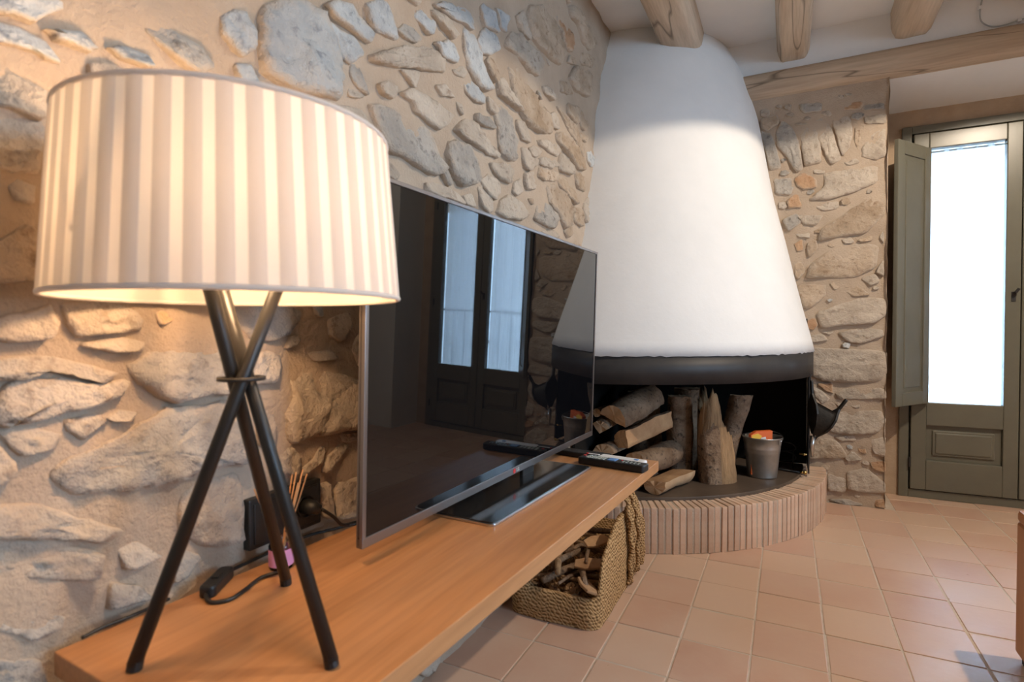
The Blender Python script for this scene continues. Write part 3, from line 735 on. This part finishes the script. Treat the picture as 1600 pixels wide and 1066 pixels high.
mk = MB(); mk.lathe([(0, .0008), (.0065, .0008), (.0065, 0)], (0, 0, 0), 20, M=TM.to_3x3().to_4x4()); 
for v in mk.v: v += TC+TD*-.018+TU*.009+TN*.003
mk.obj('logo_disc', M_red, bez)
text('LG', .013, frame(TC+TD*.002+TU*.009+TN*.0034, TD, TU, TN), M_white_pl, 'logo_lettering', bez)
# ------------------------------------------------------------------ table lamp
LC = Vector((-.655, .501, 0)); RZ = .885
lamp = thing('table_lamp', 'black tripod table lamp with a lit drum shade of pleated cream ribbon', 'lamp', (LC.x, LC.y, SZ))
feet = [Vector((-.716, .393, SZ+.007)), Vector((-.502, .505, SZ+.007)), Vector((-.733, .638, SZ+.007))]
for i, F in enumerate(feet):
    c = Vector((LC.x, LC.y, RZ)); d = (c-F); tang = Vector((d.y, -d.x, 0)).normalized()*.0105
    top = F+(c+tang-F)*((1.17-F.z)/(RZ-F.z))
    m = MB(); m.tube([F, top], .0088, 14); lg = m.obj('leg', M_black, lamp, True)
    f = MB(); f.tube([F-Vector((0, 0, .006)), F+(top-F).normalized()*.006], .0090, 12); f.obj('rubber_foot', M_plastic, lg)
m = MB(); n = 32; m.lathe([(.024, -.0025), (.030, -.0025), (.030, .0025), (.024, .0025), (.024, -.0025)], (LC.x, LC.y, RZ), n); m.obj('ring', M_black, lamp, True)
SB, ST, RB, RT = .993, 1.204, .207, .192
m = MB(); m.lathe([(RB, SB), (RT, ST)], (LC.x, LC.y, 0), 96); shade = m.obj('lamp_shade', M_shade_in, lamp, True)
nr = 44; rm = MB(); wr = 2*math.pi/nr*.60; vs = []
for k in range(5):
    a = -wr/2+wr*k/4; o_ = .0022-.0016*abs(k-2)/2
    vs += [((RB+o_)*math.cos(a), (RB+o_)*math.sin(a), SB), ((RT+o_)*math.cos(a), (RT+o_)*math.sin(a), ST)]
rm.add(vs, [(2*i, 2*i+2, 2*i+3, 2*i+1) for i in range(4)]); rme = rm.mesh('ribbon', True); rme.materials.append(M_ribbon)
for i in range(nr): share('ribbon', rme, shade, (LC.x, LC.y, 0), (0, 0, 2*math.pi*i/nr))
for R_, z_ in ((RB, SB), (RT, ST)):
    m = MB(); m.lathe([(R_+.0032*math.cos(t), z_+.0032*math.sin(t)) for t in [2*math.pi*q/8 for q in range(9)]], (LC.x, LC.y, 0), 72)
    m.obj('shade_rim', M_shade_in, shade, True)
m = MB()
for k in range(3):
    a = k*2*math.pi/3+.6; m.tube([(LC.x, LC.y, 1.16), (LC.x+(RB-.012)*math.cos(a), LC.y+(RB-.012)*math.sin(a), SB+.06)], .002, 6)
m.tube([(LC.x, LC.y, 1.03), (LC.x, LC.y, 1.10)], .02, 14); m.obj('lamp_holder', M_black, lamp, True)
M_bulb = bpy.data.materials.new('lit_bulb'); M_bulb.use_nodes = True; M_bulb.node_tree.nodes.clear()
o_ = N(M_bulb, 'ShaderNodeOutputMaterial'); e_ = N(M_bulb, 'ShaderNodeEmission'); e_.inputs[0].default_value = (1, .72, .42, 1); e_.inputs[1].default_value = 30; L(M_bulb, e_.outputs[0], o_.inputs[0])
m = MB(); m.lathe([(0, .04), (.018, .036), (.028, .018), (.029, 0), (.020, -.022), (.012, -.034)], (LC.x, LC.y, 1.14), 20); m.obj('bulb', M_bulb, lamp, True)
bl = bpy.data.lights.new('lamp_bulb_light', 'POINT'); bl.energy = BULB_W; bl.color = (1.0, .60, .30); bl.shadow_soft_size = .03
bo = bpy.data.objects.new('lamp_bulb_light', bl); COL.objects.link(bo); bo.location = (LC.x, LC.y, 1.10)
cz = SZ+.0035
m = MB(); m.tube(smoothpath([(-.738, .640, cz+.012), (-.765, .655, cz+.004), (-.785, .633, cz), (-.772, .592, cz), (-.765, .560, cz), (-.783, .541, cz), (-.806, .548, cz+.004)]), .0033, 8)
m.tube(smoothpath([(-.848, .618, cz+.004), (-.858, .66, cz), (-.861, .72, cz), (-.862, .80, cz), (-.835, .87, cz), (-.80, .95, cz)]), .0033, 8); m.obj('cord', M_plastic, lamp, True)
sw = Vector((-.826, .582, SZ)); sd = (Vector((-.848, .618, 0))-Vector((-.806, .548, 0))).normalized(); sm = frame(sw, sd, Vector((-sd.y, sd.x, 0)), UP)
m = MB(); m.prism(rrect(-.040, .040, -.0125, .0125, .009), .019, sm); isw = m.obj('inline_switch', M_plastic, lamp, False, .004)
m = MB(); m.box((-.010, -.006, .018), (.010, .006, .0215), sm); m.obj('rocker', M_black, isw, False, .001)
# ------------------------------------------------------------------ socket, cables, diffuser
sock = thing('wall_socket', 'black double socket plate on the stone wall behind the lamp legs', 'socket', (WX+.03, .75, .55))
m = MB(); m.box((WX-.02, .667, .553), (WX+.017, .837, .645)); m.obj('frame', M_plastic, sock, False, .003)
for a in (.676, .757):
    m = MB(); m.box((WX+.015, a, .562), (WX+.020, a+.071, .636)); ins = m.obj('insert', M_black, sock, False, .002)
m = MB(); RX = Matrix.Rotation(math.pi/2, 4, 'Y'); m.lathe([(.021, .0), (.0225, .004), (.0205, .004), (.019, -.004), (0, -.004)], (WX+.020, .792, .600), 24, M=RX); m.obj('socket_well', M_plastic, ins, True)
plug = thing('power_cable', 'black power cable plugged into the wall socket running behind the television', 'cable', (WX+.04, .792, .600))
m = MB(); m.tube([(WX+.018, .792, .600), (WX+.042, .792, .600), (WX+.054, .800, .596)], [.016, .015, .008], 14); m.obj('plug', M_plastic, plug, True)
m = MB(); m.tube(smoothpath([(WX+.060, .798, .597), (WX+.062, .825, .575), (WX+.050, .862, .545), (WX+.046, .90, .5365), (-.80, .96, .5365), (-.74, 1.05, .5365)]), .0035, 8); m.obj('cord', M_plastic, plug, True)
m = MB(); m.tube(smoothpath([(WX+.026, .40, SZ+.004), (WX+.024, .43, SZ+.005), (WX+.026, .47, SZ+.004), (WX+.022, .52, SZ+.003)]), .0026, 6)
tag(m.obj('thin_cable', M_plastic, None, True), 'thin black cable lying along the wall at the shelf end', 'cable')
DC = Vector((-.795, .682, SZ))
dif = thing('reed_diffuser', 'small glass reed diffuser bottle with pink label between the lamp legs', 'diffuser', DC)
m = MB(); m.lathe([(0, .0005), (.019, .0005), (.0205, .003), (.0205, .040), (.018, .046), (.009, .052), (.008, .062), (.0095, .064)], DC, 24); m.obj('bottle', M_bottle, dif, True)
m = MB(); m.lathe([(.0209, .007), (.0209, .036)], DC, 24); m.obj('label', M_pink, dif, True)
for i, (dx, dy) in enumerate(((.012, .040), (.004, .032), (-.004, .030), (.006, .055), (-.010, -.045), (.016, .025), (.0, .045))):
    m = MB(); m.tube([DC+Vector((-dx*.15, -dy*.12, .004)), DC+Vector((dx, dy, .165-.004*i))], .0014, 6); m.obj('reed', M_reed, dif)
# ------------------------------------------------------------------ remotes
def remote(name, label, c, yaw, l, w, h, mt, extras):
    t = thing(name, label, 'remote control', c); FM = frame(Vector(c), Vector((math.cos(yaw), math.sin(yaw), 0)), Vector((-math.sin(yaw), math.cos(yaw), 0)), UP)
    m = MB(); m.prism(rrect(-l/2, l/2, -w/2, w/2, .008), h, FM); body = m.obj('body', mt, t, False, .004)
    for nm, mm, boxes in extras:
        for (x0, x1, y0, y1) in boxes:
            b = MB(); b.box((x0, y0, h-.001), (x1, y1, h+.0018), FM); b.obj(nm, mm, body, False, .0006)
ra = [('power_button', M_red, [(-.100, -.092, .004, .012)]), ('button', M_greybtn, [(-.082+.013*i, -.073+.013*i, -.016+.012*j, -.008+.012*j) for i in range(5) for j in range(3)]),
      ('blue_button', M_bluebtn, [(-.012, .014, -.014, .016)]), ('button', M_greybtn, [(.035+.012*i, .040+.012*i, -.012+.011*j, -.007+.011*j) for i in range(5) for j in range(2)]), ('red_button', M_red, [(.027, .031, .004, .010)])]
remote('remote_control', 'black remote control with grey and blue buttons at the shelf end', (-.470, 1.622, SZ), -.155, .214, .046, .022, M_plastic, ra)
remote('remote_control', 'white remote control with a blue button lying behind the black one', (-.452, 1.668, SZ), -.17, .150, .040, .020, M_white_pl, [('blue_button', M_bluebtn, [(.040, .052, -.006, .006)])])
remote('remote_control', 'plain black remote control with a red and white sticker beside the television edge', (-.600, 1.712, SZ), -.17, .200, .050, .018, M_plastic, [('sticker', M_red, [(.030, .036, -.022, -.014)]), ('sticker', M_white_pl, [(.037, .075, -.022, -.014)])])
# ------------------------------------------------------------------ logs on the hearth
def log(label, p0, p1, r, kind='round', roll=0., seed=0, group='split logs stacked on the hearth', skin=None):
    p0, p1 = Vector(p0), Vector(p1); t = (p1-p0).normalized(); a = t.cross(UP).normalized() if abs(t.z) < .9 else Vector((1, 0, 0)); b = a.cross(t).normalized()
    th = thing('log', label, 'log', (p0+p1)/2, group); rnd = random.Random(seed)
    sec = []                                                    # (x, y, is_bark) section points
    if kind == 'round': sec = [(math.cos(q*math.pi/12), math.sin(q*math.pi/12), True) for q in range(24)]
    else:
        span = {'half': math.pi, 'quarter': math.pi*.62}[kind]; n = 14
        sec = [(math.cos(-span/2+span*q/n), math.sin(-span/2+span*q/n), True) for q in range(n+1)]
        x0, y0 = sec[-1][:2]; x1, y1 = sec[0][:2]; ap = (-.05, 0) if kind == 'half' else (-.15, 0)
        for q in range(1, 8):
            if q <= 4: s_ = q/4; sec.append((x0+(ap[0]-x0)*s_, y0+(ap[1]-y0)*s_, False))
            else: s_ = (q-4)/4; sec.append((ap[0]+(x1-ap[0])*s_, ap[1]+(y1-ap[1])*s_, False))
    cr, sr = math.cos(roll), math.sin(roll); ns = len(sec); K = 16; rows = []
    for k in range(K+1):
        c = p0+(p1-p0)*k/K; row = []
        for (x, y, bk) in sec:
            f = 1+(.07*fbm((x*1.5, y*1.5, k*.35+seed*3), 1.3, 3) if bk else .12*fbm((x*3, y*3, k*.12+seed*5), 1.6, 3))
            X, Y = x*f, y*f; X, Y = X*cr-Y*sr, X*sr+Y*cr
            row.append(c+(a*X+b*Y)*r*(1+.06*math.sin(k*.5+seed))+t*rnd.uniform(-.004, .004)*(k in (0, K)))
        rows.append(row)
    def strip(flag, name, mt):
        m = MB(); vs = [p for row in rows for p in row]
        fs = [(k*ns+i, k*ns+(i+1) % ns, (k+1)*ns+(i+1) % ns, (k+1)*ns+i) for k in range(K) for i in range(ns) if (sec[i][2] and sec[(i+1) % ns][2]) == flag]
        if fs: m.add(vs, fs); m.obj(name, mt, th, True)
    strip(True, 'bark', skin or M_bark); strip(False, 'split_face', M_split)
    for row, sgn in ((rows[0], 1), (rows[-1], -1)):
        m = MB(); c = sum(row, Vector())/ns; m.add(row+[c], [(i, (i+1) % ns, ns)[::sgn] for i in range(ns)]); m.obj('cut_end', M_cut, th)
    return th
P = PZ
log('pale split half log lying lowest at the front of the hearth', (-.528, 2.475, P+.058), (-.440, 2.74, P+.060), .056, 'half', -1.45, 1, skin=M_cut)
log('bark covered round log under the split wedge beside the shelf end', (-.610, 2.47, P+.120), (-.50, 2.78, P+.135), .058, 'round', 0, 2)
log('broad split wedge log with bright orange face resting on round log', (-.650, 2.47, P+.205), (-.50, 2.74, P+.270), .075, 'quarter', 2.4, 3)
log('half round log with ribbed bark on top of the stack', (-.715, 2.475, P+.318), (-.61, 2.80, P+.392), .075, 'half', 1.2, 4)
log('small split log at the wall side of the stack beneath thin stick', (-.775, 2.47, P+.262), (-.73, 2.74, P+.29), .055, 'quarter', 1.4, 5)
log('thin round stick on top of the wall side of the stack', (-.800, 2.50, P+.345), (-.745, 2.78, P+.355), .021, 'round', 0, 6)
log('split log hidden low at the wall side of the stack', (-.750, 2.45, P+.150), (-.70, 2.76, P+.150), .058, 'half', 2.0, 7)
log('short round log end low in the stack near the hearth plate', (-.635, 2.455, P+.030), (-.58, 2.70, P+.030), .030, 'round', 0, 8)
log('split log low in the stack beside the wall', (-.735, 2.46, P+.045), (-.69, 2.74, P+.045), .045, 'half', 1.5, 9)
log('tall upright log with a knot standing behind the stack', (-.480, 2.87, P), (-.484, 2.875, P+.40), .062, 'round', 0, 10, 'upright logs in the firebox')
log('thick upright log with pale top at the back of the firebox', (-.690, 3.00, P), (-.692, 3.0, P+.40), .088, 'round', 0, 11, 'upright logs in the firebox')
log('dark upright log in the shade of the firebox back', (-.470, 3.06, P), (-.472, 3.06, P+.42), .070, 'round', 0, 12, 'upright logs in the firebox')
log('grey log leaning behind the torn stump', (-.30, 2.985, P+.012), (-.205, 3.03, P+.40), .052, 'round', 0, 13, 'upright logs in the firebox')
st = thing('torn_stump', 'upright weathered stump with splintered jagged top on the hearth', 'log', (-.31, 2.845, P))
m = MB(); n = 64; vs = []; c0 = Vector((-.31, 2.845, P))
def stop(a):     # jagged height around the stump: a spire to one side, broken down on the other
    s_ = math.cos(a-.463); K_ = [(-1.01, .31), (-.85, .36), (-.6, .40), (-.35, .455), (-.08, .45), (.08, .36), (.35, .29), (.7, .24), (1.01, .18)]
    for (x0, h0), (x1, h1) in zip(K_, K_[1:]):
        if s_ <= x1: hh = h0+(h1-h0)*(s_-x0)/(x1-x0); break
    return max(.13, hh+.06*fbm((math.cos(a)*6, math.sin(a)*6, 4), 2.5, 3))
for j in range(15):
    s_ = j/14
    for i in range(n):
        a = 2*math.pi*i/n; hgt = stop(a); taper = 1-.06*s_-.16*max(0, s_-.6)
        rr = (.088+.010*math.sin(3*a+1)+.006*fbm((math.cos(a)*4, math.sin(a)*4, s_*1.2), 2., 3))*taper
        vs.append(c0+Vector((rr*math.cos(a)-.012*s_, rr*math.sin(a), hgt*s_)))
for i in range(n):
    a = 2*math.pi*i/n; vs.append(c0+Vector((.035*math.cos(a)-.02, .035*math.sin(a)+.01, stop(a)*.8+.03*fbm((a*3, 1, 1), 2.))))
vs.append(c0+Vector((-.02, .01, .22)))
side = [(j*n+i, j*n+(i+1) % n, (j+1)*n+(i+1) % n, (j+1)*n+i) for j in range(14) for i in range(n)]
isbark = lambda f: (f[0] % n)/n*2*math.pi > 3.5 and (f[0] % n)/n*2*math.pi < 5.15 and f[0]//n < 9
m.add(vs, [f for f in side if not isbark(f)]+[(14*n+i, 14*n+(i+1) % n, 15*n+(i+1) % n, 15*n+i) for i in range(n)]+[(15*n+i, 15*n+(i+1) % n, 16*n) for i in range(n)])
m.obj('splintered_wood', M_torn, st, True)
m = MB(); m.add(vs, [f for f in side if isbark(f)]); m.obj('bark', M_bark, st, True)
# ------------------------------------------------------------------ bucket, packet, fire irons, bellows
BC = Vector((-.108, 3.025, P))
bk = thing('zinc_bucket', 'small galvanised bucket with wire handle on the hearth plate', 'bucket', BC)
m = MB(); m.lathe([(0, .004), (.066, .004), (.068, 0), (.0685, .006), (.080, .12), (.0815, .122), (.0815, .130), (.0825, .132), (.0825, .140), (.084, .142), (.084, .150), (.0905, .195), (.0945, .197), (.0945, .202), (.0895, .202), (.064, .010), (0, .010)], BC, 40); m.obj('pail', M_zinc, bk, True)
ha = Vector((math.cos(-.5), math.sin(-.5), 0)); hb = Vector((-ha.y, ha.x, 0)); hp = []
for k in range(21):
    q = math.pi*k/20; hp.append(BC+Vector((0, 0, .188))+ha*.096*math.cos(q)+hb*.085*math.sin(q)+UP*.028*math.sin(q))
m = MB(); m.tube(hp, .0022, 6); m.obj('handle', M_chrome, bk, True)
m = MB()
for s_ in (1, -1): m.box((-.008, -.003, .172), (.008, .003, .198), Matrix.Translation(BC+ha*.091*s_) @ Matrix.Rotation(-.5+math.pi/2, 4, 'Z'))
m.obj('handle_lug', M_zinc, bk, False, .001)
pk = thing('firelighter_packet', 'orange and red packet with flame print standing in the bucket', 'packet', BC+Vector((-.01, 0, .012)))
px = RIGHT.copy(); px.z = 0; px.normalize(); FM = frame(BC+Vector((-.012, -.01, .015)), px, UP, px.cross(UP))
m = MB(); m.prism([(-.052, 0), (.052, 0), (.052, .218), (-.028, .214), (-.055, .196)], .028, FM); body = m.obj('box', M_orange, pk, False, .001)
m = MB(); m.prism([(-.053, .150), (-.02, .160), (.0, .192), (-.02, .205), (-.050, .196)], .0008, FM @ Matrix.Translation((0, 0, .028))); m.obj('flame_print', M_yellow, body)
m = MB(); m.prism([(-.008, .150), (.026, .150), (.018, .188), (-.004, .184)], .001, FM @ Matrix.Translation((0, 0, .0282))); m.obj('white_print', M_white_pl, body)
pr = thing('fire_poker', 'black iron poker with brass ball end lying on the hearth plate', 'fire iron', (-.02, 3.17, P))
m = MB(); m.tube([(-.16, 3.22, P+.006), (.070, 3.150, P+.008)], .0045, 8); m.obj('rod', M_black, pr, True)
m = MB(); m.lathe([(0, -.010), (.007, -.007), (.010, 0), (.007, .007), (0, .010)], (.086, 3.146, P+.010), 14); m.tube([(.066, 3.151, P+.008), (.080, 3.147, P+.009)], .006, 8); m.obj('ball', M_brass, pr, True)
tg = thing('fire_tongs', 'black iron tongs with loop handles leaning on the steel cheek', 'fire iron', (.03, 3.2, P))
m = MB()
for q in (0, .05): m.tube(smoothpath([(-.06, 3.27, P+.06+q), (-.02, 3.26, P+.085+q), (.03, 3.25, P+.08+q), (.04, 3.25, P+.05+q), (-.05, 3.27, P+.03+q)]), .003, 6)
m.tube([(.03, 3.25, P+.001), (.035, 3.25, P+.10)], .004, 6); m.obj('arm', M_black, tg, True)
m = MB(); m.tube([(.060, 3.175, P+.098), (.094, 3.168, P+.098)], .005, 8); m.lathe([(0, -.008), (.008, 0), (0, .008)], (.082, 3.165, P+.098), 12); m.obj('knob', M_brass, tg, True)
bw_ = thing('fire_bellows', 'black leather fire bellows hanging beside the fireplace with nozzle down', 'bellows', (.118, 3.10, .33))
nz = Vector((.118, 3.10, .395))
def board(tip_dir, L_, width, nrm):
    x = tip_dir.normalized(); y = nrm.cross(x).normalized(); z = x.cross(y)
    prof = [(0, .018), (.10, .035), (.30, .80), (.45, 1.), (.60, .85), (.72, .35), (.78, .17), (.98, .17), (1., .10)]
    P_ = [(a*L_, w*width/2) for a, w in prof]+[(a*L_, -w*width/2) for a, w in prof[::-1]]
    m = MB(); m.prism(P_, .010, frame(nz, x, y, z)); return m
d1 = Vector((-.012, .02, .295)); d2 = Vector((.135, -.03, .215)); nr_ = Vector((.25, -.6, .05)).cross(d1)
wdir = Vector((.35, -.93, 0)).normalized()
n1 = d1.cross(wdir).normalized(); n2 = d2.cross(wdir).normalized()
board(d1, d1.length, .115, n1).obj('board', M_leather, bw_, False, .002)
board(d2, d2.length, .115, n2).obj('board', M_leather, bw_, False, .002)
m = MB(); vs = []; K = 8
for k in range(K+1):
    s_ = .10+.58*k/K; wdt = .05*math.sin(math.pi*min(1, (s_-.02)/.72))
    for q in range(9):
        t_ = q/8; pp = nz+d1*s_*(1-t_)+d2*s_*t_; zig = (.9 if q % 2 else 1.0)*wdt
        vs += [pp+wdir*zig, pp-wdir*zig]
fs = []
for k in range(K):
    for q in range(8):
        i = (k*9+q)*2; j = ((k+1)*9+q)*2
        fs += [(i, i+2, j+2, j), (i+1, j+1, j+3, i+3)]
for q in range(8): i = (K*9+q)*2; fs.append((i, i+1, i+3, i+2))
m.add(vs, fs); m.obj('leather_bag', M_leather, bw_, True)
m = MB(); m.tube([nz+Vector((0, 0, .02)), nz+Vector((-.004, 0, -.03)), nz+Vector((-.003, 0, -.085))], [.013, .011, .005], 12); m.obj('nozzle', M_chrome, bw_, True)
m = MB()
for q in (.03, .05, .07): m.lathe([(0, .003), (.003, 0), (0, -.003)], nz+d2*q/.25*.25+wdir*.012+n2*.011, 8)
m.obj('stud', M_chrome, bw_)
m = MB(); m.tube([nz+d1, nz+d1+Vector((0, 0, .03)), nz+d1+Vector((-.004, .03, .035))], .002, 6); m.obj('hanging_loop', M_leather, bw_)
# ------------------------------------------------------------------ basket with kindling
bx0, bx1, by0, by1 = -.835, -.522, 1.640, 2.215
bs = thing('esparto_basket', 'woven esparto basket with braided handles under the wooden shelf', 'basket', ((bx0+bx1)/2, (by0+by1)/2, 0))
per = []
def perim():
    P_ = rrect(bx0, bx1, by0, by1, .045, 6); out = []
    for i in range(len(P_)):
        a, b = P_[i], P_[(i+1) % len(P_)]; n_ = max(1, int(math.hypot(b[0]-a[0], b[1]-a[1])/.02))
        out += [(a[0]+(b[0]-a[0])*k/n_, a[1]+(b[1]-a[1])*k/n_) for k in range(n_)]
    return out
per = perim()
def rimh(x, y):
    h_ = .085
    if x > bx1-.05 and y > by0+.02: h_ = .085+.10*min(1, (y-by0-.02)/.05)+.075*max(0, min(1, (y-1.70)/.30))-.03*max(0, (y-2.1)/.12)
    elif y > by1-.05: h_ = .17
    elif x < bx0+.05: h_ = .12
    return h_
m = MB(); n = len(per); rows = 14; cxm, cym = (bx0+bx1)/2, (by0+by1)/2; vs = []
for j in range(rows+1):
    s_ = j/rows
    for i, (x, y) in enumerate(per):
        z = rimh(x, y)*s_; bul = .010*math.sin(math.pi*s_)+.004*math.sin(s_*rows*math.pi*.999+.3)+.004*fbm((x*6, y*6, z*8), 2.)-.02*s_
        d = Vector((x-cxm, y-cym, 0)); d.normalize(); vs.append(Vector((x, y, .001+z))+d*bul)
for i, (x, y) in enumerate(per):                              # thickness at the rim, then the inside wall and the bottom
    d = Vector((x-cxm, y-cym, 0)).normalized(); vs.append(Vector((x, y, rimh(x, y)+.004))-d*.034)
for i, (x, y) in enumerate(per):
    d = Vector((x-cxm, y-cym, 0)).normalized(); vs.append(Vector((x, y, .012))-d*.022)
vs.append(Vector((cxm, cym, .012)))
fs = [(j*n+i, j*n+(i+1) % n, (j+1)*n+(i+1) % n, (j+1)*n+i) for j in range(rows+2) for i in range(n)]+[((rows+2)*n+i, (rows+2)*n+(i+1) % n, (rows+3)*n) for i in range(n)]
m.add(vs, fs); m.obj('woven_body', M_esparto, bs, True)
def strap(path, w, nm='handle'):
    m = MB(); P_ = smoothpath(path, 8)
    for q in (-1, 0, 1):
        pts = []
        for k, p in enumerate(P_): pts.append(p+Vector((.004*math.sin(k*1.1+q*2), w*q*.5+.004*math.cos(k*1.1+q*2), 0)))
        m.tube(pts, .0085, 7)
    m.obj(nm, M_esparto, bs, True)
strap([(bx1+.008, 2.00, .01), (bx1+.016, 2.01, .13), (bx1+.004, 2.03, .25), (bx1-.03, 2.06, .33), (bx1-.10, 2.08, .36), (bx1-.19, 2.08, .36)], .030)
strap([(bx1+.010, 2.10, .02), (bx1+.020, 2.10, .16), (bx1+.008, 2.09, .27), (bx1-.012, 2.085, .325), (bx1-.012, 2.12, .30), (bx1+.014, 2.165, .17), (bx1+.010, 2.17, .02)], .024)
rk = random.Random(11)
def stick(i):
    x, y = rk.uniform(bx0+.07, bx1-.09), rk.uniform(by0+.08, by1-.12); a = rk.uniform(0, math.pi); l_ = rk.uniform(.06, .13); r = rk.uniform(.006, .014); z = .030+.0036*i+.05*max(0, (y-1.8))
    d = Vector((math.cos(a), math.sin(a), rk.uniform(-.05, .08))); c = Vector((x, y, z))
    for ax, lo_, hi_ in ((0, bx0+.05, bx1-.05), (1, by0+.05, by1-.05)):
        for s_ in (1, -1):
            e_ = c[ax]+s_*d[ax]*l_
            if e_ < lo_: c[ax] += lo_-e_
            if e_ > hi_: c[ax] -= e_-hi_
    m = MB(); m.tube([c-d*l_, c-d*l_*.3+Vector((0, 0, .006)), c+d*l_*.4, c+d*l_], [r*.8, r, r*.95, r*.7], 7)
    tag(m.obj('kindling_stick', rk.choice((M_bark, M_torn, M_bark)), None, True), 'dry kindling stick lying in the woven basket', 'stick', 'kindling sticks in the basket')
for i in range(34): stick(i)
def cone_(x, y, z):
    m = MB(); ax = Vector((rk.uniform(-1, 1), rk.uniform(-1, 1), .6)).normalized(); R_ = ax.to_track_quat('Z', 'Y').to_matrix().to_4x4()
    t = thing('pine_cone', 'brown open pine cone in the woven basket', 'pine cone', (x, y, z), 'pine cones in the basket')
    core = MB(); core.lathe([(0, -.035), (.014, -.028), (.020, -.008), (.014, .02), (0, .036)], (x, y, z), 12, M=R_); core.obj('core', M_torn, t, True)
    for k in range(48):
        s_ = k/47; a = k*2.4; hz = -.03+.06*s_; rr = .026*math.sin(math.pi*(.15+.75*s_))+.006
        p0 = Vector((rr*.4*math.cos(a), rr*.4*math.sin(a), hz)); p1 = Vector((rr*math.cos(a), rr*math.sin(a), hz+.008)); tn = Vector((-math.sin(a), math.cos(a), 0))*.007
        m.add([R_ @ q+Vector((x, y, z)) for q in (p0-tn*.5, p0+tn*.5, p1+tn, p1-tn, p1+Vector((0, 0, -.004)))], [(0, 1, 2, 3), (3, 2, 4), (0, 3, 4), (1, 4, 2), (0, 4, 1)])
    m.obj('scales', M_torn, t)
for (x, y, z) in ((-.70, 1.74, .075), (-.77, 1.80, .075), (-.63, 1.72, .07), (-.72, 1.86, .085), (-.79, 1.71, .07)): cone_(x, y, z)
for i, (x, y, z, a) in enumerate(((-.60, 1.80, .14, .4), (-.62, 1.93, .17, 1.0), (-.58, 1.70, .11, 2.2))):
    m = MB(); Mx = Matrix.Translation((x, y, z)) @ Matrix.Rotation(a, 4, 'Z') @ Matrix.Rotation(.35, 4, 'X')
    P_ = [(-.055, -.018), (-.02, -.028), (.03, -.022), (.06, -.006), (.045, .020), (-.01, .026), (-.05, .015)]
    m.prism(P_, .010, Mx); tag(m.obj('bark_chip', M_split, None, False, .003), 'broad flat bark chip on top of the kindling', 'wood chip', 'bark chips in the basket')
# ------------------------------------------------------------------ table at the right edge, ceiling cable, downlight
tb = thing('coffee_table', 'orange-brown wooden slab-sided table standing on the tiles opposite the shelf', 'table', (.9, 1.75, 0))
m = MB(); m.box((.590, 1.45, .02), (.625, 2.045, .40)); m.obj('side_panel', M_orange_wood, tb, False, .010)
m = MB(); m.box((1.35, 1.45, .02), (1.385, 2.045, .40)); m.obj('side_panel', M_orange_wood, tb, False, .010)
m = MB(); m.box((.590, 1.45, .395), (1.385, 2.045, .432)); m.obj('table_top', M_orange_wood, tb, False, .012)
m = MB()
for x in (.60, 1.36):
    for y in (1.48, 2.0): m.box((x, y, 0), (x+.02, y+.02, .022))
m.obj('foot', M_plastic, tb)
m = MB(); m.tube(smoothpath([(.842, 3.44, 2.566), (.834, 3.44, 2.534), (.827, 3.44, 2.475), (.834, 3.44, 2.430), (.869, 3.44, 2.399), (.921, 3.44, 2.393), (.991, 3.44, 2.405), (1.10, 3.44, 2.412), (1.4, 3.44, 2.412), (2.2, 3.44, 2.414), (3.09, 3.44, 2.412)]), .0035, 8)
cb = m.obj('ceiling_cable', mat('grey_cable', (.42, .44, .44), .6), None, True); tag(cb, 'thin grey cable clipped to the white wall above the lintel beam', 'cable')
for (x, z) in ((.828, 2.50), (.975, 2.403)):
    m = MB(); m.box((x-.008, 3.435, z-.008), (x+.008, 3.455, z+.008)); m.obj('cable_clip', M_white_pl, cb, False, .002)
dl = thing('ceiling_downlight', 'small white downlight on a short stem between two ceiling beams', 'lamp', (SPOT_POS[0], SPOT_POS[1], 2.42))
m = MB(); m.tube([(SPOT_POS[0], SPOT_POS[1], 2.43), (SPOT_POS[0], SPOT_POS[1], CEIL)], .008, 8); m.obj('stem', M_white_pl, dl)
m = MB(); m.lathe([(.0, 2.432), (.055, 2.432), (.055, 2.404), (.050, 2.404), (.048, 2.410), (.0, 2.420)], (SPOT_POS[0], SPOT_POS[1], 0), 28); m.obj('housing', M_white_pl, dl, True)
